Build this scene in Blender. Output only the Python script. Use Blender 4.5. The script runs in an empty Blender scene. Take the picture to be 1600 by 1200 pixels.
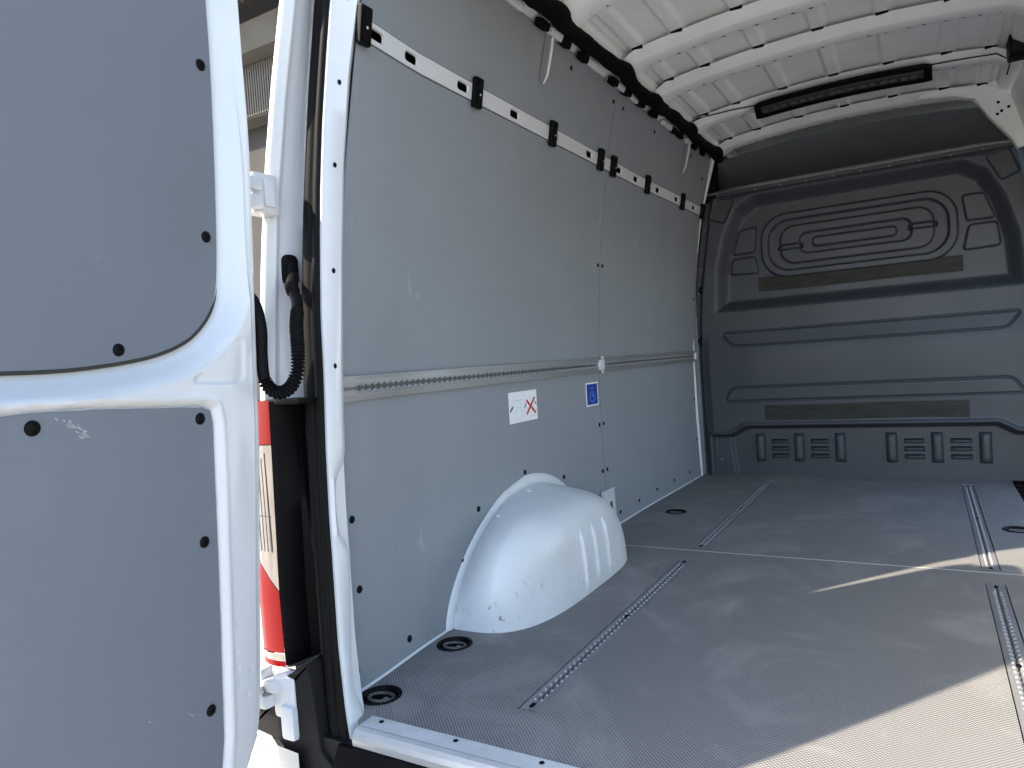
import bpy, bmesh, math, random
import numpy as np
from mathutils import Vector, Matrix
random.seed(4); np.random.seed(4)
sc = bpy.context.scene
C = sc.collection

# ------------------------------------------------------------------ camera, sky, sun, exposure
R = ((0.86162443, 0.04430476, -0.50560898), (0.50284163, 0.06080876, 0.86223697), (-0.06894666, 0.99716567, -0.03011603))
cam_d = bpy.data.cameras.new('camera'); cam = bpy.data.objects.new('camera', cam_d); C.objects.link(cam)
cam.matrix_world = Matrix(((R[0][0], R[0][1], -R[0][2], .309), (R[1][0], R[1][1], -R[1][2], -1.09), (R[2][0], R[2][1], -R[2][2], .75), (0, 0, 0, 1)))
cam_d.sensor_width = 36; cam_d.lens = 36*1106/1600; cam_d.clip_start = .02; cam_d.clip_end = 2000
sc.camera = cam

SUN = Vector((.74, .95, -1.0))                     # direction the sunlight travels
el = math.atan2(1.0, math.hypot(SUN.x, SUN.y))
w = bpy.data.worlds.new('World'); sc.world = w; w.use_nodes = True
nt = w.node_tree; nt.nodes.clear()
sky = nt.nodes.new('ShaderNodeTexSky'); sky.sky_type = 'NISHITA'; sky.sun_disc = False
sky.sun_elevation = el; sky.sun_rotation = math.atan2(-SUN.x, -SUN.y)
bg = nt.nodes.new('ShaderNodeBackground'); bg.inputs['Strength'].default_value = .15
wo = nt.nodes.new('ShaderNodeOutputWorld')
nt.links.new(sky.outputs[0], bg.inputs[0]); nt.links.new(bg.outputs[0], wo.inputs[0])
sd = bpy.data.lights.new('sun', 'SUN'); sd.energy = 3.3; sd.angle = math.radians(.5); sd.color = (1, .88, .72)
so = bpy.data.objects.new('sun', sd); C.objects.link(so); so.rotation_euler = SUN.to_track_quat('-Z', 'Y').to_euler()
so.location = (-6, -8, 8)
sc.view_settings.view_transform = 'Standard'; sc.view_settings.look = 'None'; sc.view_settings.gamma = 1
sc.view_settings.use_curve_mapping = False; sc.view_settings.exposure = 2.2
sc.render.engine = 'CYCLES'; sc.cycles.use_denoising = True
sc.cycles.max_bounces = 10; sc.cycles.diffuse_bounces = 7; sc.cycles.sample_clamp_indirect = 6

# ------------------------------------------------------------------ materials
MATS = {}
def mat(name, col, rough=.5, metal=0, coat=0, spec=.5, var=0, vscale=6, bump=0, bscale=200, trans=0, specks=None, stretch=None, low=None):
    m = bpy.data.materials.new(name); m.use_nodes = True; MATS[name] = m
    t = m.node_tree; b = t.nodes['Principled BSDF']
    b.inputs['Base Color'].default_value = (*col, 1); b.inputs['Roughness'].default_value = rough
    b.inputs['Metallic'].default_value = metal; b.inputs['Coat Weight'].default_value = coat
    b.inputs['Specular IOR Level'].default_value = spec; b.inputs['Transmission Weight'].default_value = trans
    tc = t.nodes.new('ShaderNodeTexCoord'); src = tc.outputs['Object']
    if stretch:
        mp = t.nodes.new('ShaderNodeMapping'); mp.inputs['Scale'].default_value = stretch
        t.links.new(src, mp.inputs[0]); vsrc = mp.outputs[0]
    else: vsrc = src
    cur = None
    def mixcol(a_sock, a_col, bcol, fac):
        mx = t.nodes.new('ShaderNodeMix'); mx.data_type = 'RGBA'
        if a_sock: t.links.new(a_sock, mx.inputs['A'])
        else: mx.inputs['A'].default_value = (*a_col, 1)
        mx.inputs['B'].default_value = (*bcol, 1); t.links.new(fac, mx.inputs['Factor'])
        return mx.outputs['Result']
    if var:
        n = t.nodes.new('ShaderNodeTexNoise'); n.inputs['Scale'].default_value = vscale; n.inputs['Detail'].default_value = 6
        n.inputs['Roughness'].default_value = .6; t.links.new(vsrc, n.inputs['Vector'])
        mr = t.nodes.new('ShaderNodeMapRange'); mr.inputs[1].default_value = .35; mr.inputs[2].default_value = .7
        t.links.new(n.outputs[0], mr.inputs[0])
        cur = mixcol(None, col, tuple(c*(1-var) for c in col), mr.outputs[0])
        rr = t.nodes.new('ShaderNodeMapRange'); rr.inputs[3].default_value = max(.05, rough-.08); rr.inputs[4].default_value = rough+.1
        t.links.new(n.outputs[0], rr.inputs[0]); t.links.new(rr.outputs[0], b.inputs['Roughness'])
    if specks:
        scol, ssc, thr, ssx, samt = specks
        n1 = t.nodes.new('ShaderNodeTexNoise'); n1.inputs['Scale'].default_value = ssc; n1.inputs['Detail'].default_value = 3
        mp2 = t.nodes.new('ShaderNodeMapping'); mp2.inputs['Scale'].default_value = ssx; mp2.inputs['Rotation'].default_value = (.5, .2, .3)
        t.links.new(src, mp2.inputs[0]); t.links.new(mp2.outputs[0], n1.inputs['Vector'])
        n2 = t.nodes.new('ShaderNodeTexNoise'); n2.inputs['Scale'].default_value = ssc*.13; n2.inputs['Detail'].default_value = 2
        t.links.new(src, n2.inputs['Vector'])
        mu = t.nodes.new('ShaderNodeMath'); mu.operation = 'MULTIPLY'; t.links.new(n1.outputs[0], mu.inputs[0]); t.links.new(n2.outputs[0], mu.inputs[1])
        mr2 = t.nodes.new('ShaderNodeMapRange'); mr2.inputs[1].default_value = thr; mr2.inputs[2].default_value = thr+.06
        mr2.inputs[4].default_value = samt; t.links.new(mu.outputs[0], mr2.inputs[0])
        fac = mr2.outputs[0]
        if low:
            sx = t.nodes.new('ShaderNodeSeparateXYZ'); t.links.new(src, sx.inputs[0])
            lr = t.nodes.new('ShaderNodeMapRange'); lr.inputs[1].default_value = low[0]; lr.inputs[2].default_value = low[1]; lr.inputs[3].default_value = 1; lr.inputs[4].default_value = 0
            t.links.new(sx.outputs['Z'], lr.inputs[0]); mm = t.nodes.new('ShaderNodeMath'); mm.operation = 'MULTIPLY'
            t.links.new(fac, mm.inputs[0]); t.links.new(lr.outputs[0], mm.inputs[1]); fac = mm.outputs[0]
        cur = mixcol(cur, col, scol, fac)
    if cur: t.links.new(cur, b.inputs['Base Color'])
    if bump:
        nb = t.nodes.new('ShaderNodeTexNoise'); nb.inputs['Scale'].default_value = bscale; nb.inputs['Detail'].default_value = 3
        t.links.new(src, nb.inputs['Vector'])
        bp = t.nodes.new('ShaderNodeBump'); bp.inputs['Strength'].default_value = bump; bp.inputs['Distance'].default_value = .002
        t.links.new(nb.outputs[0], bp.inputs['Height']); t.links.new(bp.outputs[0], b.inputs['Normal'])
    return m
WHITE = mat('white_paint', (.60, .615, .625), .3, coat=.3, var=.05, vscale=3, bump=.04, bscale=60)
ROOFW = mat('white_roof_paint', (.86, .87, .85), .38, coat=.15, var=.10, vscale=5, bump=.05, bscale=40)
ARCHW = mat('scuffed_white_paint', (.63, .645, .65), .42, coat=.1, var=.12, vscale=6, specks=((.05, .05, .06), 42, .375, (1, 1.8, 1), .8), bump=.05, bscale=30, low=(.02, .17))
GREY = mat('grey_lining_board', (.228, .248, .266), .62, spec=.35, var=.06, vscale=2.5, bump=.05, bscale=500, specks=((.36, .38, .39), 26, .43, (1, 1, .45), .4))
SHADEGREY = mat('shaded_lining_board', (.148, .166, .190), .62, spec=.35, var=.05, vscale=2.5, bump=.05, bscale=500, specks=((.30, .32, .34), 26, .44, (1, 1, .45), .35))  # darker, bluer copy of the lining grey: door shade put into the colour
BULK = mat('dark_bulkhead_plastic', (.040, .046, .057), .47, spec=.45, var=.12, vscale=3, bump=.10, bscale=700)
BLACK = mat('black_plastic', (.0022, .0022, .0026), .55, spec=.12, var=.2, vscale=20, bump=.05, bscale=300)
RUBBER = mat('black_rubber', (.0026, .0027, .0031), .6, spec=.12, bump=.06, bscale=250)
FOAM = mat('black_foam_sleeve', (.0022, .0022, .0028), .85, spec=.1, bump=.3, bscale=60)
DARKGREY = mat('dark_grey_plastic', (.009, .0095, .010), .65, spec=.2, var=.2, vscale=8, bump=.1, bscale=300)
ALU = mat('brushed_aluminium', (.31, .315, .32), .42, metal=.5, var=.25, vscale=14, stretch=(1, .15, 3), bump=.05, bscale=200)
ALUB = mat('bright_aluminium', (.52, .52, .515), .38, metal=.4, var=.12, vscale=20)
CHAN = mat('rail_channel_grey', (.10, .10, .098), .5, metal=.3)
STEEL = mat('bolt_steel', (.35, .35, .36), .35, metal=1)
TAPE = mat('worn_tape', (.026, .026, .022), .8, var=.55, vscale=26, stretch=(.4, 1, 1.6), bump=.3, bscale=90)
RED = mat('red_lens', (.14, .0010, .0018), .3, spec=.3)
CLEAR = mat('clear_lens', (.22, .205, .195), .3, spec=.3, var=.35, vscale=30, stretch=(3, 1, .3))
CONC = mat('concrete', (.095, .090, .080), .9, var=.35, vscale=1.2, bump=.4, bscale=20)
CONCD = mat('shaded_concrete', (.035, .033, .03), .9, var=.3, vscale=1.0, bump=.4, bscale=20)  # darker copy of the concrete, shade put into its colour
STICK = mat('sticker_white', (.78, .79, .79), .45)
PRINTRED = mat('print_red', (.52, .01, .015), .45)
PRINTGREY = mat('print_grey', (.55, .57, .59), .5)
PRINTDARK = mat('print_dark', (.06, .10, .09), .5)
BLUE = mat('sign_blue', (.012, .04, .30), .4)
LIGHTBLUE = mat('sign_pale_blue', (.10, .20, .55), .4)
HEAD = mat('cab_headliner', (.22, .255, .275), .8, var=.15, vscale=3)
LEDL = mat('lamp_cover', (.035, .037, .037), .3, var=.3, vscale=40)
BUMPW = mat('dusty_bumper_paint', (.46, .47, .44), .5, var=.15, vscale=6)
BEIGE = mat('pale_beige', (.62, .60, .54), .55, var=.3, vscale=30)
EDGEBROWN = mat('dark_brown', (.030, .027, .023), .8)
SCUFF = mat('pale_scuff', (.36, .38, .39), .7, var=.3, vscale=90)

def floor_mat():
    m = bpy.data.materials.new('grip_floor'); m.use_nodes = True
    t = m.node_tree; b = t.nodes['Principled BSDF']; b.inputs['Roughness'].default_value = .75; b.inputs['Specular IOR Level'].default_value = .3
    tc = t.nodes.new('ShaderNodeTexCoord')
    mp = t.nodes.new('ShaderNodeMapping'); mp.inputs['Scale'].default_value = (1, 1.0, 1); mp.inputs['Rotation'].default_value = (0, 0, math.radians(45))
    t.links.new(tc.outputs['Object'], mp.inputs[0])
    v = t.nodes.new('ShaderNodeTexVoronoi'); v.voronoi_dimensions = '2D'; v.inputs['Scale'].default_value = 1/.0062; v.inputs['Randomness'].default_value = 0.0
    t.links.new(mp.outputs[0], v.inputs['Vector'])
    mr = t.nodes.new('ShaderNodeMapRange'); mr.inputs[1].default_value = .28; mr.inputs[2].default_value = .50
    t.links.new(v.outputs['Distance'], mr.inputs[0])
    n = t.nodes.new('ShaderNodeTexNoise'); n.inputs['Scale'].default_value = 3.2; n.inputs['Detail'].default_value = 8; n.inputs['Roughness'].default_value = .65
    n.inputs['Distortion'].default_value = .9
    t.links.new(tc.outputs['Object'], n.inputs['Vector'])
    dr = t.nodes.new('ShaderNodeMapRange'); dr.inputs[1].default_value = .50; dr.inputs[2].default_value = .78; dr.inputs[4].default_value = .55
    t.links.new(n.outputs[0], dr.inputs[0])
    m1 = t.nodes.new('ShaderNodeMix'); m1.data_type = 'RGBA'
    m1.inputs['A'].default_value = (.262, .258, .248, 1); m1.inputs['B'].default_value = (.085, .084, .082, 1)
    t.links.new(mr.outputs[0], m1.inputs['Factor'])
    m2 = t.nodes.new('ShaderNodeMix'); m2.data_type = 'RGBA'; m2.inputs['B'].default_value = (.36, .347, .32, 1)
    t.links.new(m1.outputs['Result'], m2.inputs['A']); t.links.new(dr.outputs[0], m2.inputs['Factor'])
    t.links.new(m2.outputs['Result'], b.inputs['Base Color'])
    bp = t.nodes.new('ShaderNodeBump'); bp.inputs['Strength'].default_value = .7; bp.inputs['Distance'].default_value = .0010; bp.invert = True
    t.links.new(mr.outputs[0], bp.inputs['Height']); t.links.new(bp.outputs[0], b.inputs['Normal'])
    return m
FLOOR = floor_mat()
def ground_mat():
    m = bpy.data.materials.new('pebbled_asphalt'); m.use_nodes = True
    t = m.node_tree; b = t.nodes['Principled BSDF']; b.inputs['Roughness'].default_value = .9
    tc = t.nodes.new('ShaderNodeTexCoord')
    v = t.nodes.new('ShaderNodeTexVoronoi'); v.inputs['Scale'].default_value = 55; t.links.new(tc.outputs['Object'], v.inputs['Vector'])
    cr = t.nodes.new('ShaderNodeValToRGB'); t.links.new(v.outputs['Color'], cr.inputs[0])
    cr.color_ramp.elements[0].color = (.19, .175, .15, 1); cr.color_ramp.elements[1].color = (.52, .48, .42, 1)
    t.links.new(cr.outputs[0], b.inputs['Base Color'])
    bp = t.nodes.new('ShaderNodeBump'); bp.inputs['Strength'].default_value = .6; bp.inputs['Distance'].default_value = .01; bp.invert = True
    t.links.new(v.outputs['Distance'], bp.inputs['Height']); t.links.new(bp.outputs[0], b.inputs['Normal'])
    return m
GROUND = ground_mat()

# ------------------------------------------------------------------ helpers
def obj(name, verts, faces, m, parent=None, smooth=False, label=None):
    me = bpy.data.meshes.new(name); me.from_pydata([tuple(v) for v in verts], [], [tuple(f) for f in faces]); me.update()
    if m: me.materials.append(m)
    if smooth: me.polygons.foreach_set('use_smooth', [True]*len(me.polygons))
    o = bpy.data.objects.new(name, me); C.objects.link(o)
    if parent: o.parent = parent
    if label: o['label'] = label
    return o
def from_bm(name, bm, m, parent=None, smooth=False, label=None):
    me = bpy.data.meshes.new(name); bm.to_mesh(me); bm.free(); me.materials.append(m)
    if smooth: me.polygons.foreach_set('use_smooth', [True]*len(me.polygons))
    o = bpy.data.objects.new(name, me); C.objects.link(o)
    if parent: o.parent = parent
    if label: o['label'] = label
    return o
def auto(o, ang=35):
    me = o.data
    me.polygons.foreach_set('use_smooth', [True]*len(me.polygons))
    bm = bmesh.new(); bm.from_mesh(me)
    for e in bm.edges:
        if len(e.link_faces) == 2 and e.calc_face_angle(0) > math.radians(ang): e.smooth = False
    bm.to_mesh(me); bm.free(); return o
def clone(o, loc, parent=None, rot=None):
    c = o.copy(); C.objects.link(c); c.parent = parent if parent else o.parent; c.location = loc
    if rot is not None: c.rotation_euler = rot
    return c
class MB:
    def __init__(s): s.v = []; s.f = []
    def quadgrid(s, P):                     # P: array (r,c,3)
        r, c, _ = P.shape; b = len(s.v); s.v += [tuple(p) for p in P.reshape(-1, 3)]
        s.f += [(b+i*c+j, b+i*c+j+1, b+(i+1)*c+j+1, b+(i+1)*c+j) for i in range(r-1) for j in range(c-1)]; return s
    def box(s, a, b_, M=None, bev=0):
        bm = bmesh.new(); bmesh.ops.create_cube(bm, size=1)
        a = Vector(a); b_ = Vector(b_)
        for v in bm.verts: v.co = Vector(((a[i]+b_[i])/2+v.co[i]*(b_[i]-a[i]) for i in range(3)))
        if bev: bmesh.ops.bevel(bm, geom=list(bm.edges), offset=bev, segments=2, profile=.7, affect='EDGES')
        s.add(bm, M); bm.free(); return s
    def add(s, bm, M=None):
        n = len(s.v); bm.verts.index_update()
        s.v += [tuple((M @ v.co) if M else v.co) for v in bm.verts]
        s.f += [tuple(n+v.index for v in f.verts) for f in bm.faces]; return s
    def tube(s, path, rad, seg=10, caps=True):
        path = [Vector(p) for p in path]; n = len(path); b = len(s.v)
        up = Vector((0, 0, 1)); prev = None
        for i, p in enumerate(path):
            t = (path[min(i+1, n-1)]-path[max(i-1, 0)]).normalized()
            if prev is None:
                a = t.orthogonal().normalized()
            else:
                a = (prev - t*prev.dot(t)).normalized()
            prev = a; c = t.cross(a); r = rad[i] if hasattr(rad, '__len__') else rad
            for k in range(seg):
                th = 2*math.pi*k/seg; s.v.append(tuple(p+a*(r*math.cos(th))+c*(r*math.sin(th))))
        for i in range(n-1):
            for k in range(seg):
                s.f.append((b+i*seg+k, b+i*seg+(k+1) % seg, b+(i+1)*seg+(k+1) % seg, b+(i+1)*seg+k))
        if caps:
            s.f.append(tuple(b+k for k in range(seg))[::-1]); s.f.append(tuple(b+(n-1)*seg+k for k in range(seg)))
        return s
    def lathe(s, prof, seg=16, M=None):     # prof (r,h), axis +z
        b = len(s.v)
        for r, h in prof:
            for k in range(seg):
                th = 2*math.pi*k/seg; p = Vector((r*math.cos(th), r*math.sin(th), h)); s.v.append(tuple(M @ p if M else p))
        for i in range(len(prof)-1):
            for k in range(seg):
                s.f.append((b+i*seg+k, b+i*seg+(k+1) % seg, b+(i+1)*seg+(k+1) % seg, b+(i+1)*seg+k))
        s.f.append(tuple(b+(len(prof)-1)*seg+k for k in range(seg)))
        return s
    def prism(s, poly, h0, h1, M=None, bev=0):   # polygon in xy, extruded z
        bm = bmesh.new(); vs = [bm.verts.new((x, y, h0)) for x, y in poly]; f = bm.faces.new(vs)
        r = bmesh.ops.extrude_face_region(bm, geom=[f]); 
        for e in r['geom']:
            if isinstance(e, bmesh.types.BMVert): e.co.z = h1
        bmesh.ops.recalc_face_normals(bm, faces=bm.faces)
        if bev:
            es = [e for e in bm.edges if all(abs(v.co.z-h1) < 1e-6 for v in e.verts)]
            bmesh.ops.bevel(bm, geom=es, offset=bev, segments=2, profile=.6, affect='EDGES')
        s.add(bm, M); bm.free(); return s
    def build(s, name, m, parent=None, smooth=False, label=None): return obj(name, s.v, s.f, m, parent, smooth, label)
def interp(z, pts):
    zs = [p[0] for p in pts]; return np.interp(z, zs, [p[1] for p in pts])
def smooth_interp(z, pts):
    z = np.asarray(z, float); w_ = .06
    return sum(interp(z+d*w_, pts) for d in (-1, -.5, 0, .5, 1))/5
def sstep(a, b, x):
    t = np.clip((x-a)/(b-a), 0, 1); return t*t*(3-2*t)
def sd_poly(X, Y, poly):                    # signed distance, negative inside
    poly = np.array(poly, float); n = len(poly); d = np.full(X.shape, 1e9); inside = np.zeros(X.shape, bool)
    for i in range(n):
        a = poly[i]; b = poly[(i+1) % n]; e = b-a; L = (e*e).sum()
        wx = X-a[0]; wy = Y-a[1]; t = np.clip((wx*e[0]+wy*e[1])/L, 0, 1)
        d = np.minimum(d, np.hypot(wx-e[0]*t, wy-e[1]*t))
        cnd = ((a[1] > Y) != (b[1] > Y)); 
        with np.errstate(divide='ignore', invalid='ignore'):
            xi = a[0]+(Y-a[1])/(b[1]-a[1]+1e-12)*e[0]
        inside ^= (cnd & (X < xi))
    return np.where(inside, -d, d)
def sd_rrect(X, Y, cx, cy, hx, hy, r):
    qx = np.abs(X-cx)-hx+r; qy = np.abs(Y-cy)-hy+r
    return np.hypot(np.maximum(qx, 0), np.maximum(qy, 0))+np.minimum(np.maximum(qx, qy), 0)-r
def round_poly(poly, r, seg=6):             # fillet corners
    out = []; n = len(poly)
    for i in range(n):
        p = Vector(poly[i]); a = Vector(poly[i-1]); b = Vector(poly[(i+1) % n])
        u = (a-p); v = (b-p); rr = min(r, u.length*.45, v.length*.45); u.normalize(); v.normalize()
        for k in range(seg+1):
            t = k/seg; q = (p+u*rr)*(1-t)**2 + p*2*t*(1-t) + (p+v*rr)*t**2; out.append((q.x, q.y))
    return out
def stadium(cx, cy, hx, hy, n=8):
    r = min(hx, hy); return round_poly([(cx-hx, cy-hy), (cx+hx, cy-hy), (cx+hx, cy+hy), (cx-hx, cy+hy)], r*.95, n)
def plate(x0, x1, y0, y1, holes):
    """flat plate in xy with holes: each hole = (cell rect, loop or None). Returns verts, faces (z=0)"""
    V = []; F = []
    xs = sorted({x0, x1, *[v for h in holes for v in (h[0][0], h[0][1])]}); ys = sorted({y0, y1, *[v for h in holes for v in (h[0][2], h[0][3])]})
    for i in range(len(xs)-1):
        for j in range(len(ys)-1):
            cx = (xs[i]+xs[i+1])/2; cy = (ys[j]+ys[j+1])/2
            if any(h[0][0] < cx < h[0][1] and h[0][2] < cy < h[0][3] for h in holes): continue
            b = len(V); V += [(xs[i], ys[j], 0), (xs[i+1], ys[j], 0), (xs[i+1], ys[j+1], 0), (xs[i], ys[j+1], 0)]; F.append((b, b+1, b+2, b+3))
    for (a0, a1, b0, b1), loop in holes:
        if loop is None: continue
        cx = sum(p[0] for p in loop)/len(loop); cy = sum(p[1] for p in loop)/len(loop)
        loop = sorted(loop, key=lambda p: math.atan2(p[1]-cy, p[0]-cx)); out = []
        for p in loop:
            dx = p[0]-cx; dy = p[1]-cy; ts = []
            if dx > 1e-9: ts.append((a1-cx)/dx)
            if dx < -1e-9: ts.append((a0-cx)/dx)
            if dy > 1e-9: ts.append((b1-cy)/dy)
            if dy < -1e-9: ts.append((b0-cy)/dy)
            t = min(ts); out.append((cx+dx*t, cy+dy*t))
        n = len(loop); b = len(V); V += [(*p, 0) for p in loop]; V += [(*p, 0) for p in out]
        for k in range(n):
            k2 = (k+1) % n; F.append((b+k, b+n+k, b+n+k2, b+k2))
            # corner filler
            p, q = out[k], out[k2]
            if abs(p[0]-q[0]) > 1e-6 and abs(p[1]-q[1]) > 1e-6:
                for c in ((a0, b0), (a1, b0), (a1, b1), (a0, b1)):
                    if (abs(c[0]-p[0]) < 1e-6 or abs(c[1]-p[1]) < 1e-6) and (abs(c[0]-q[0]) < 1e-6 or abs(c[1]-q[1]) < 1e-6):
                        V.append((*c, 0)); F.append((b+n+k, len(V)-1, b+n+k2)); break
    return V, F

# ------------------------------------------------------------------ setting
gz = -.66
g = obj('ground', [(-400, -400, gz), (400, -400, gz), (400, 400, gz), (-400, 400, gz)], [(0, 1, 2, 3)], GROUND); g['kind'] = 'structure'

bld = bpy.data.objects.new('concrete_building', None); C.objects.link(bld); bld.location = (-11, 7.5, gz)
bld['label'] = 'weathered concrete building seen in the gap beside the open van door'; bld['category'] = 'building'
def bpart(name, a, b, m, label=None):
    mb = MB().box(Vector(a)-Vector(bld.location), Vector(b)-Vector(bld.location), None, .02); return mb.build(name, m, bld, False, label)
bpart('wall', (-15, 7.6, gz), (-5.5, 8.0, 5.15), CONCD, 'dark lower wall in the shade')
bpart('wall', (-15, 7.25, 5.15), (-5.5, 7.9, 6.02), CONC)
bpart('beam', (-15, 6.9, 6.02), (-5.5, 7.9, 6.5), CONC, 'pale smooth concrete beam')
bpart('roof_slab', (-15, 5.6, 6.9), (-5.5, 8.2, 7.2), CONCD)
rib0 = None
for i in range(60):
    x = -10.6+i*.056
    if rib0 is None: rib0 = MB().box((-.016, .02, 5.17-gz), (.016, .05, 6.0-gz)).build('rib', CONC, bld); rib0.location = (x+11, 7.2-7.5, 0)
    else: clone(rib0, (x+11, 7.2-7.5, 0))
sr = None
for i in range(26):
    x = -10.6+i*.13
    if sr is None: sr = MB().box((-.03, 5.7-7.5, 6.84-gz), (.03, 6.95-7.5, 6.9-gz)).build('soffit_rib', CONC, bld); sr.location = (x+11, 0, 0)
    else: clone(sr, (x+11, 0, 0))

# ------------------------------------------------------------------ the van
van = bpy.data.objects.new('cargo_van', None); C.objects.link(van); van.location = (0, 0, gz)
van['label'] = 'white panel van seen through its open rear door, grey lined empty load bay'; van['category'] = 'van'
VO = Vector((0, 0, gz))
base = bpy.data.objects.new('x', None); bpy.data.objects.remove(base)
_obj0 = obj
def obj(name, verts, faces, m, parent=None, smooth=False, label=None):   # parts of the van are written in metres above the load floor
    o = _obj0(name, verts, faces, m, parent, smooth, label)
    if parent is van: o.location = (0, 0, -gz)
    return o
def placed(o, parent, loc, rot=None):
    o.parent = parent; o.location = Vector(loc) + (Vector((0, 0, -gz)) if parent is van else Vector((0, 0, 0)))
    if rot is not None: o.rotation_euler = rot
    return o

PROF = [(-.05, -.897), (0, -.8985), (.36, -.908), (.715, -.904), (1.143, -.868), (1.579, -.803), (1.843, -.737), (1.95, -.70)]
def wall_x(z, y):
    return smooth_interp(z, PROF) + .022*sstep(2.0, 3.1, np.asarray(y, float)) + .024*sstep(.5, .1, np.asarray(y, float))
def wall_n(z, y):
    e = .01; dx = float(wall_x(z+e, y)-wall_x(z-e, y))/(2*e)
    return Vector((1, 0, -dx)).normalized()

# --- floor
TR = [(-.492, -.443, .20, 1.392), (-.492, -.443, 1.552, 2.965), (.430, .482, .20, 1.40), (.430, .482, 1.535, 3.0)]
EY = [(-.815, .13, .047, .036), (-.825, .442, .047, .036), (-.731, 2.116, .047, .036), (.577, 2.092, .047, .036)]
def eye_loop(e): return [(e[0]+e[2]*.9*math.cos(t), e[1]+e[2]*.9*math.sin(t)) for t in np.linspace(0, 2*math.pi, 33)[:-1]]
def make_floor(x0, x1, y0, y1, label):
    hs = [(t, None) for t in TR if t[2] >= y0 and t[3] <= y1] + [((e[0]-.05, e[0]+.05, e[1]-.05, e[1]+.05), eye_loop(e)) for e in EY if y0 < e[1] < y1]
    V, F = plate(x0, x1, y0, y1, hs)
    b = len(V); V += [(x0, y0, 0), (x1, y0, 0), (x1, y1, 0), (x0, y1, 0), (x0, y0, -.015), (x1, y0, -.015), (x1, y1, -.015), (x0, y1, -.015)]
    F += [(b, b+4, b+5, b+1), (b+1, b+5, b+6, b+2), (b+2, b+6, b+7, b+3), (b+3, b+7, b+4, b)]
    for (a0, a1, c0, c1), l in hs:        # sides of the recess
        if l is None:
            b = len(V); V += [(x, y, z) for z in (0, -.012) for x, y in ((a0, c0), (a1, c0), (a1, c1), (a0, c1))]
            F += [(b+k, b+(k+1) % 4, b+4+(k+1) % 4, b+4+k) for k in range(4)]
    return obj('floor_board', V, F, FLOOR, van, False, label)
fl_r = make_floor(-.93, .93, .02, 1.5025, 'rear grip floor board with a patch of sunlight')
fl_f = make_floor(-.93, .645, 1.5075, 3.26, 'front grip floor board at the foot of the bulkhead')
V, F = [], []
sub = MB().box((-.98, -.02, -.10), (.645, 3.3, -.03)).box((.645, -.02, -.10), (.98, 1.6, -.03)).build('floor_pan', DARKGREY, van)
MB().box((-.885, 1.5028, -.008), (.93, 1.5072, .0012)).build('joint_strip', ALUB, van, False, 'thin bright metal strip across the floor joint')
MB().box((.64, 1.6, -.30), (.98, 3.25, -.26)).box((.97, 1.6, -.3), (.99, 3.25, -.03)).box((.648, 1.6, -.26), (.655, 3.25, -.03)).build('step_well', BLACK, van)
stp = MB()
for k in range(6): stp.box((.66, 3.14-.07*k, -.05-.01*k), (.80, 3.17-.07*k, -.02-.01*k), None, .004)
stp.build('step_trim', BLACK, van)

# --- lashing rails with scalloped lips
def rail_mesh(length, half, pitch=.0254, hole=.0070, slot=.0026, depth=.007, end=.05):
    V = []; F = []
    us = [0, end]; ws = [.0005, .0005]; u = end
    n = int((length-2*end)/pitch)
    us = [0, .012]; ws = [0.0004, .0004]
    for k in range(n):
        c = end+pitch*(k+.5)
        for a in np.linspace(-1, 1, 9):
            ang = a*math.acos(slot/hole) if False else a*(math.pi/2-math.asin(slot/hole))
            us.append(c+hole*math.sin(ang)); ws.append(hole*math.cos(ang))
        us.append(c+pitch/2); ws.append(slot)
    us += [length-.012, length]; ws += [.0004, .0004]
    us[1] = end-.004; ws[1] = .0004
    for sgn in (1, -1):
        b = len(V); m = len(us)
        for u, w_ in zip(us, ws): V += [(u, sgn*half, -.004), (u, sgn*half, 0), (u, sgn*(w_+.004), .0008), (u, sgn*w_, -.0008), (u, sgn*w_*1.0, -depth)]
        for i in range(m-1):
            for j in range(4):
                q = (b+i*5+j, b+i*5+j+1, b+(i+1)*5+j+1, b+(i+1)*5+j); F.append(q if sgn < 0 else q[::-1])
    for k in range(n+1):
        c = end+pitch*k
        for sgn in (1, -1):
            b = len(V)
            for r, h in ((.0046, .0), (.0036, .0022), (.0016, .0034)):
                V += [(c+r*math.cos(t), sgn*.0082+r*math.sin(t), h+.0006) for t in np.linspace(0, 2*math.pi, 9)[:-1]]
            for q in range(2): F += [(b+q*8+i, b+q*8+(i+1) % 8, b+q*8+8+(i+1) % 8, b+q*8+8+i) for i in range(8)]
            F.append(tuple(b+16+i for i in range(8)))
    nb = 60
    BV = [(length*i/nb, a, -depth+.001) for i in range(nb+1) for a in (-.0125, .0125)]
    BF = [(2*i, 2*i+2, 2*i+3, 2*i+1) for i in range(nb)]
    return V, F, BV, BF
def rivet_dark(r=.004): return [(r, 0), (r, .0006), (r*.6, .0012), (0.0003, .0012)]
for i, (a0, a1, c0, c1) in enumerate(TR):
    V, F, BV, BF = rail_mesh(c1-c0-.012, (a1-a0)/2-.003)
    V, BV = [[((a0+a1)/2-v, c0+.006+u, z-.003) for u, v, z in q] for q in (V, BV)]
    lab = ('scalloped metal floor rail nearest the wheel arch', 'left metal floor rail running up to the bulkhead', 'metal floor rail crossing the sunlit corner', 'right metal floor rail running up to the bulkhead')[i]
    r = obj('floor_rail', V, F, ALU, van, False, lab)
    obj('rail_channel', BV, BF, CHAN, r)
    for u in (.028, (c1-c0)*.5, c1-c0-.03):
        mb = MB().box((-.005, -.009, -.003), (.005, .009, -.0015), None, .001); s = mb.build('screw_slot', BLACK); placed(s, r, ((a0+a1)/2, c0+u, .0012))
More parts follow.
